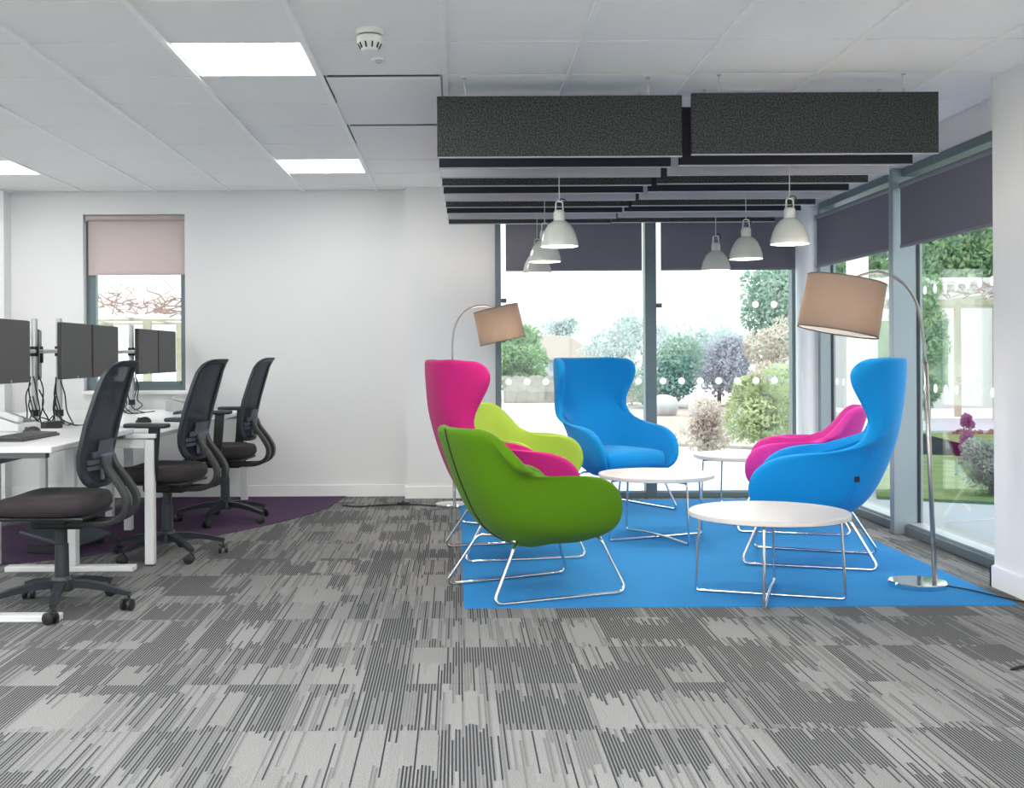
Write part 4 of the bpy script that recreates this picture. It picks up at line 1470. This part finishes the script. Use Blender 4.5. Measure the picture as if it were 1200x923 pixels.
def blob(r, seed, n, sx=1.0, sz=1.0, leaf=0.12, cen=(0, 0, 0), lumps=6):
    """a crown of small leaf blades scattered through a few overlapping rounded masses"""
    q = random.Random(seed)
    masses = [(Vector((q.uniform(-0.55, 0.55) * r * sx, q.uniform(-0.4, 0.4) * r, q.uniform(-0.5, 0.55) * r * sz)), r * q.uniform(0.34, 0.60)) for _ in range(lumps)]
    vs, fs = [], []
    for _ in range(n):
        c0, rr = masses[q.randrange(lumps)]
        d = Vector((q.gauss(0, 1), q.gauss(0, 1), q.gauss(0, 1))).normalized()
        p = c0 + d * rr * (0.62 + 0.38 * q.random() ** 0.5)
        p.z = max(p.z, -r * sz * 0.98)
        ax = Vector((q.gauss(0, 1), q.gauss(0, 1), q.gauss(0, 1))).normalized()
        bx = ax.cross(d + Vector((0.01, 0.02, 0.03))).normalized()
        L = leaf * q.uniform(0.6, 1.3)
        i = len(vs)
        p = p + Vector(cen)
        vs += [p - ax * L, p + bx * L * 0.45, p + ax * L, p - bx * L * 0.45]
        fs.append((i, i + 1, i + 2, i + 3))
    me = bpy.data.meshes.new('foliage')
    me.from_pydata(vs, [], fs)
    return me

def plant(name, cat, label, loc, r, m, seed, n=1400, sx=1.0, sz=1.0, leaf=0.12, trunk=0.0, lumps=7, group=None):
    t = thing(name, label, cat, (loc[0], loc[1], -0.10), 0, group)
    h = trunk + r * sz
    me = blob(r, seed, int(n * 2.2), sx, sz, leaf * 0.66, (0, 0, h), lumps + 3)
    me.materials.append(m)
    o = link('foliage', me, t)
    o['kind'] = 'stuff'
    bm = bmesh.new()
    q = random.Random(seed + 99)
    add_tube(bm, [(0, 0, 0), (0.03 * r, 0, h * 0.5), (0, 0.02, h)], max(0.03, 0.06 * r), 8, scale=[1.0, 0.8, 0.4])
    for k in range(5):
        a = 2 * PI * k / 5 + q.random()
        add_tube(bm, [(0, 0, h * 0.45), (0.25 * r * math.cos(a) * sx, 0.25 * r * math.sin(a), h * 0.8), (0.55 * r * math.cos(a) * sx, 0.5 * r * math.sin(a), h * (1.0 + 0.25 * q.random()))], max(0.012, 0.022 * r), 6, scale=[1.0, 0.7, 0.3])
    obj('trunk', bm, M['bark'], t, True)
    return t

# bank with hedge, tree, house on the left of the view
q = random.Random(4)
NX, NY = 40, 8
bv, bf = [], []
for b_ in range(NY + 1):
    for a_ in range(NX + 1):
        t_ = b_ / NY
        bv.append((1.2 + 4.6 * a_ / NX, 29.3 + 2.2 * t_ + q.uniform(-0.06, 0.06), -0.12 + 0.72 * math.sin(PI * min(1, t_ * 1.25) * 0.62) ** 0.6 * (0.9 + q.uniform(-0.1, 0.1)) * min(1, (NX - a_) / 8 + 0.05)))
for b_ in range(NY):
    for a_ in range(NX):
        k = b_ * (NX + 1) + a_
        bf.append((k, k + 1, k + NX + 2, k + NX + 1))
me = bpy.data.meshes.new('earth_bank')
me.from_pydata(bv, [], bf)
me.materials.append(M['bank'])
bk = struct(link('ground_bank', me))
hg = plant('hedge', 'hedge', 'long green hedge on top of the earth bank', (1.75, 32, 0), 0.75, M['leaf_green'], 21, 2200, 1.6, 0.8, 0.10, 0.25, 8)
plant('tree', 'tree', 'round green tree behind the hedge, left edge of the window', (1.75, 35.5, 0), 1.0, M['leaf_green'], 22, 2000, 0.9, 0.75, 0.11, 0.6)
hs = thing('house', 'distant pale house with a brown pitched roof beyond the bank', 'house', (5.0, 62, -0.10))
obj('wall', box((-2.6, -1.5, 0), (2.6, 1.5, 1.0)), M['render_wall'], hs)
bm = bmesh.new()
a = [bm.verts.new(p) for p in ((-2.9, -1.8, 0.95), (2.9, -1.8, 0.95), (2.9, 1.8, 0.95), (-2.9, 1.8, 0.95), (-1.0, 0, 2.25), (1.0, 0, 2.25))]
for f in ((0, 1, 5, 4), (2, 3, 4, 5), (1, 2, 5), (3, 0, 4), (3, 2, 1, 0)):
    bm.faces.new([a[i] for i in f])
obj('roof', bm, M['roof'], hs)
for x in (-1.5, 0.2, 1.5):
    obj('window', box((x - 0.3, -1.53, 0.35), (x + 0.3, -1.49, 0.85)), M['frame_light'], hs)
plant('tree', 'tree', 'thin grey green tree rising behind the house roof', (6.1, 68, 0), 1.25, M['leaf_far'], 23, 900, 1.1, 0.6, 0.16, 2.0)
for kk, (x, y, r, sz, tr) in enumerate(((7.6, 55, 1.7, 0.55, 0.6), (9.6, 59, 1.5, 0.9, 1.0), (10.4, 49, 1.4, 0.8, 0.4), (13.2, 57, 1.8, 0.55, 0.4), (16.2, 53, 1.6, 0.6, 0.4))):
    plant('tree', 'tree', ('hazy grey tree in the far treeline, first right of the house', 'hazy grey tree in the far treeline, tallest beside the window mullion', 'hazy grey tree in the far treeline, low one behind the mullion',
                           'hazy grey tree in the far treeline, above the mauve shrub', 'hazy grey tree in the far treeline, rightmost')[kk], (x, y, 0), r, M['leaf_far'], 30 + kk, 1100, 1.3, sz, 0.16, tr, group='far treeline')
plant('shrub', 'shrub', 'blue green shrub right of the window mullion', (4.7, 25.5, 0), 0.95, M['leaf_dark'], 41, 2200, 0.9, 0.9, 0.085, 0.1)
plant('shrub', 'shrub', 'grey mauve shrub in the middle of the right pane', (6.05, 26.5, 0), 0.95, M['leaf_mauve'], 42, 2200, 1.0, 0.85, 0.085, 0.1)
plant('shrub', 'shrub', 'pale dry shrub just left of the window mullion', (3.7, 27, 0), 0.62, M['leaf_blush'], 43, 1300, 1.2, 0.8, 0.08, 0.05)
plant('tree', 'tree', 'tall blue green tree at the right of the back glazing', (5.92, 20.3, 0), 1.10, M['leaf_dark'], 44, 3600, 0.8, 1.1, 0.085, 0.55, 9)
plant('shrub', 'shrub', 'blush coloured shrub in front of the tall blue green tree', (4.95, 17.5, 0), 0.72, M['leaf_blush'], 45, 2600, 0.85, 1.35, 0.07, 0.1)
plant('shrub', 'shrub', 'feathery pale olive shrub close outside the right pane', (3.45, 13.0, 0), 0.50, M['leaf_pale'], 46, 2200, 0.85, 1.25, 0.05, 0.0)
plant('shrub', 'shrub', 'low dry twiggy shrub on the gravel left of the olive one', (2.95, 13.6, 0), 0.34, M['leaf_blush'], 47, 1000, 1.1, 1.1, 0.045, 0.0)
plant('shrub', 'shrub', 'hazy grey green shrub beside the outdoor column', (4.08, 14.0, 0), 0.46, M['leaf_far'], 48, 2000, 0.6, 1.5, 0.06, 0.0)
def boulder(loc, s, seed, label):
    q = random.Random(seed)
    bm = bmesh.new()
    bmesh.ops.create_icosphere(bm, subdivisions=3, radius=1.0)
    off = [Vector((q.gauss(0, 1), q.gauss(0, 1), q.gauss(0, 1))).normalized() for _ in range(7)]
    for v in bm.verts:
        k = 1.0
        for d in off:
            k -= 0.22 * max(0, v.co.normalized().dot(d) - 0.55)
        v.co = Vector((v.co.x * s * k, v.co.y * s * 0.8 * k, v.co.z * s * 0.75 * k))
    o = auto(obj('boulder', bm, M['rock']), 25)
    o.location = (loc[0], loc[1], -0.10 + s * 0.5)
    tag(o, label, 'boulder')
boulder((4.05, 22.5, 0), 0.36, 3, 'pale boulder under the blue green shrub beside the mullion')
boulder((4.75, 22.0, 0), 0.34, 8, 'pale boulder at the foot of the grey mauve shrub')

# right side: building and pergola standing in for reflected back glazing; trees, shrubs
bd = thing('reflection_building', 'low white building shape added for the back glazing reflected in the side glazing', 'building', (11.6, 25.5, -0.10))
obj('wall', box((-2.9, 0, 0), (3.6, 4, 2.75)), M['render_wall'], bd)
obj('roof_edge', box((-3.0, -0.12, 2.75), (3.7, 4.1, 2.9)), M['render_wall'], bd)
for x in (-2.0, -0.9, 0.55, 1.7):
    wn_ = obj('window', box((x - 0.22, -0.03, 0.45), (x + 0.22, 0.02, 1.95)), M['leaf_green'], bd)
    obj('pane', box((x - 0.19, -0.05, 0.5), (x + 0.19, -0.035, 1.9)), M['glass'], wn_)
def pergola(loc, nx, dx, h, label, depth=1.6, seed=1, bt=0.10):
    t = thing('pergola', label, 'pergola', (loc[0], loc[1], -0.10))
    W = (nx - 1) * dx
    for i in range(nx):
        for y in (0, depth):
            obj('post', box((i * dx - 0.05, y - 0.05, 0), (i * dx + 0.05, y + 0.05, h)), M['timber'], t)
    for y in (0, depth):
        obj('beam', box((-0.3, y - 0.03, h), (W + 0.3, y + 0.03, h + bt)), M['timber'], t)
    for i in range(int(W / 0.9) + 1):
        obj('rafter', box((i * 0.9 - 0.02, -0.3, h + bt), (i * 0.9 + 0.02, depth + 0.3, h + bt * 1.6)), M['timber'], t)
    bm = bmesh.new()
    q = random.Random(seed)
    for k in range(90):
        x, y = q.uniform(-0.3, W + 0.3), q.uniform(-0.3, depth + 0.3)
        p = Vector((x, y, h + q.uniform(0.1, 0.3)))
        pts = [p]
        for s in range(4):
            p = p + Vector((q.uniform(-0.22, 0.22), q.uniform(-0.15, 0.15), q.uniform(-0.03, 0.13)))
            pts.append(p)
        add_tube(bm, pts, 0.011, 4, scale=[1.2, 1, 0.8, 0.6, 0.3])
    o = obj('vine_twigs', bm, M['twig'], t)
    o['kind'] = 'stuff'
    return t
pergola((8.45, 20.6), 4, 1.25, 2.1, 'timber pergola with bare vines, added for the reflection before the white building shape', 1.6, 2)  # stands in for the pergola mirrored in the side glazing
pergola((-5.2, 15.2), 3, 1.1, 1.72, 'pergola with reddish bare vines outside the small window', 1.8, 5, 0.03)
for kk, (x, y, r, sz, tr, mm) in enumerate(((14.3, 32, 1.7, 0.95, 2.3, 'leaf_green'), (17.3, 37.8, 2.3, 0.9, 2.0, 'leaf_dark'), (10.2, 31, 1.6, 1.0, 1.2, 'leaf_green'))):
    plant('tree', 'tree', ('leafy green tree rising behind the stand-in building, middle one', 'leafy blue green tree behind the stand-in building, by the pier', 'leafy green tree behind the stand-in building, at its left corner')[kk],
          (x, y, 0), r, M[mm], 60 + kk, 7000, 1.0, sz, 0.16, tr, 13)
plant('tree', 'tree', 'slender dark green tree close to the side glazing mullion', (5.62, 14.0, 0), 0.42, M['leaf_green'], 70, 2600, 0.5, 3.2, 0.06, 0.0, 14)
plant('shrub', 'shrub', 'narrow purple shrub standing on the lawn', (5.75, 12.9, 0), 0.125, M['leaf_purple'], 71, 1500, 0.8, 2.9, 0.024, 0.0, 10)
plant('shrub', 'shrub', 'rounded grey green shrub on the lawn beside the pier', (4.55, 9.78, 0), 0.27, M['leaf_dark'], 72, 2600, 1.0, 1.0, 0.026, 0.0, 9)
plant('shrub', 'shrub', 'low reddish plant border before the road', (7.7, 17.0, 0), 0.09, M['twig'], 73, 900, 7.0, 0.6, 0.04, 0.0, 12)
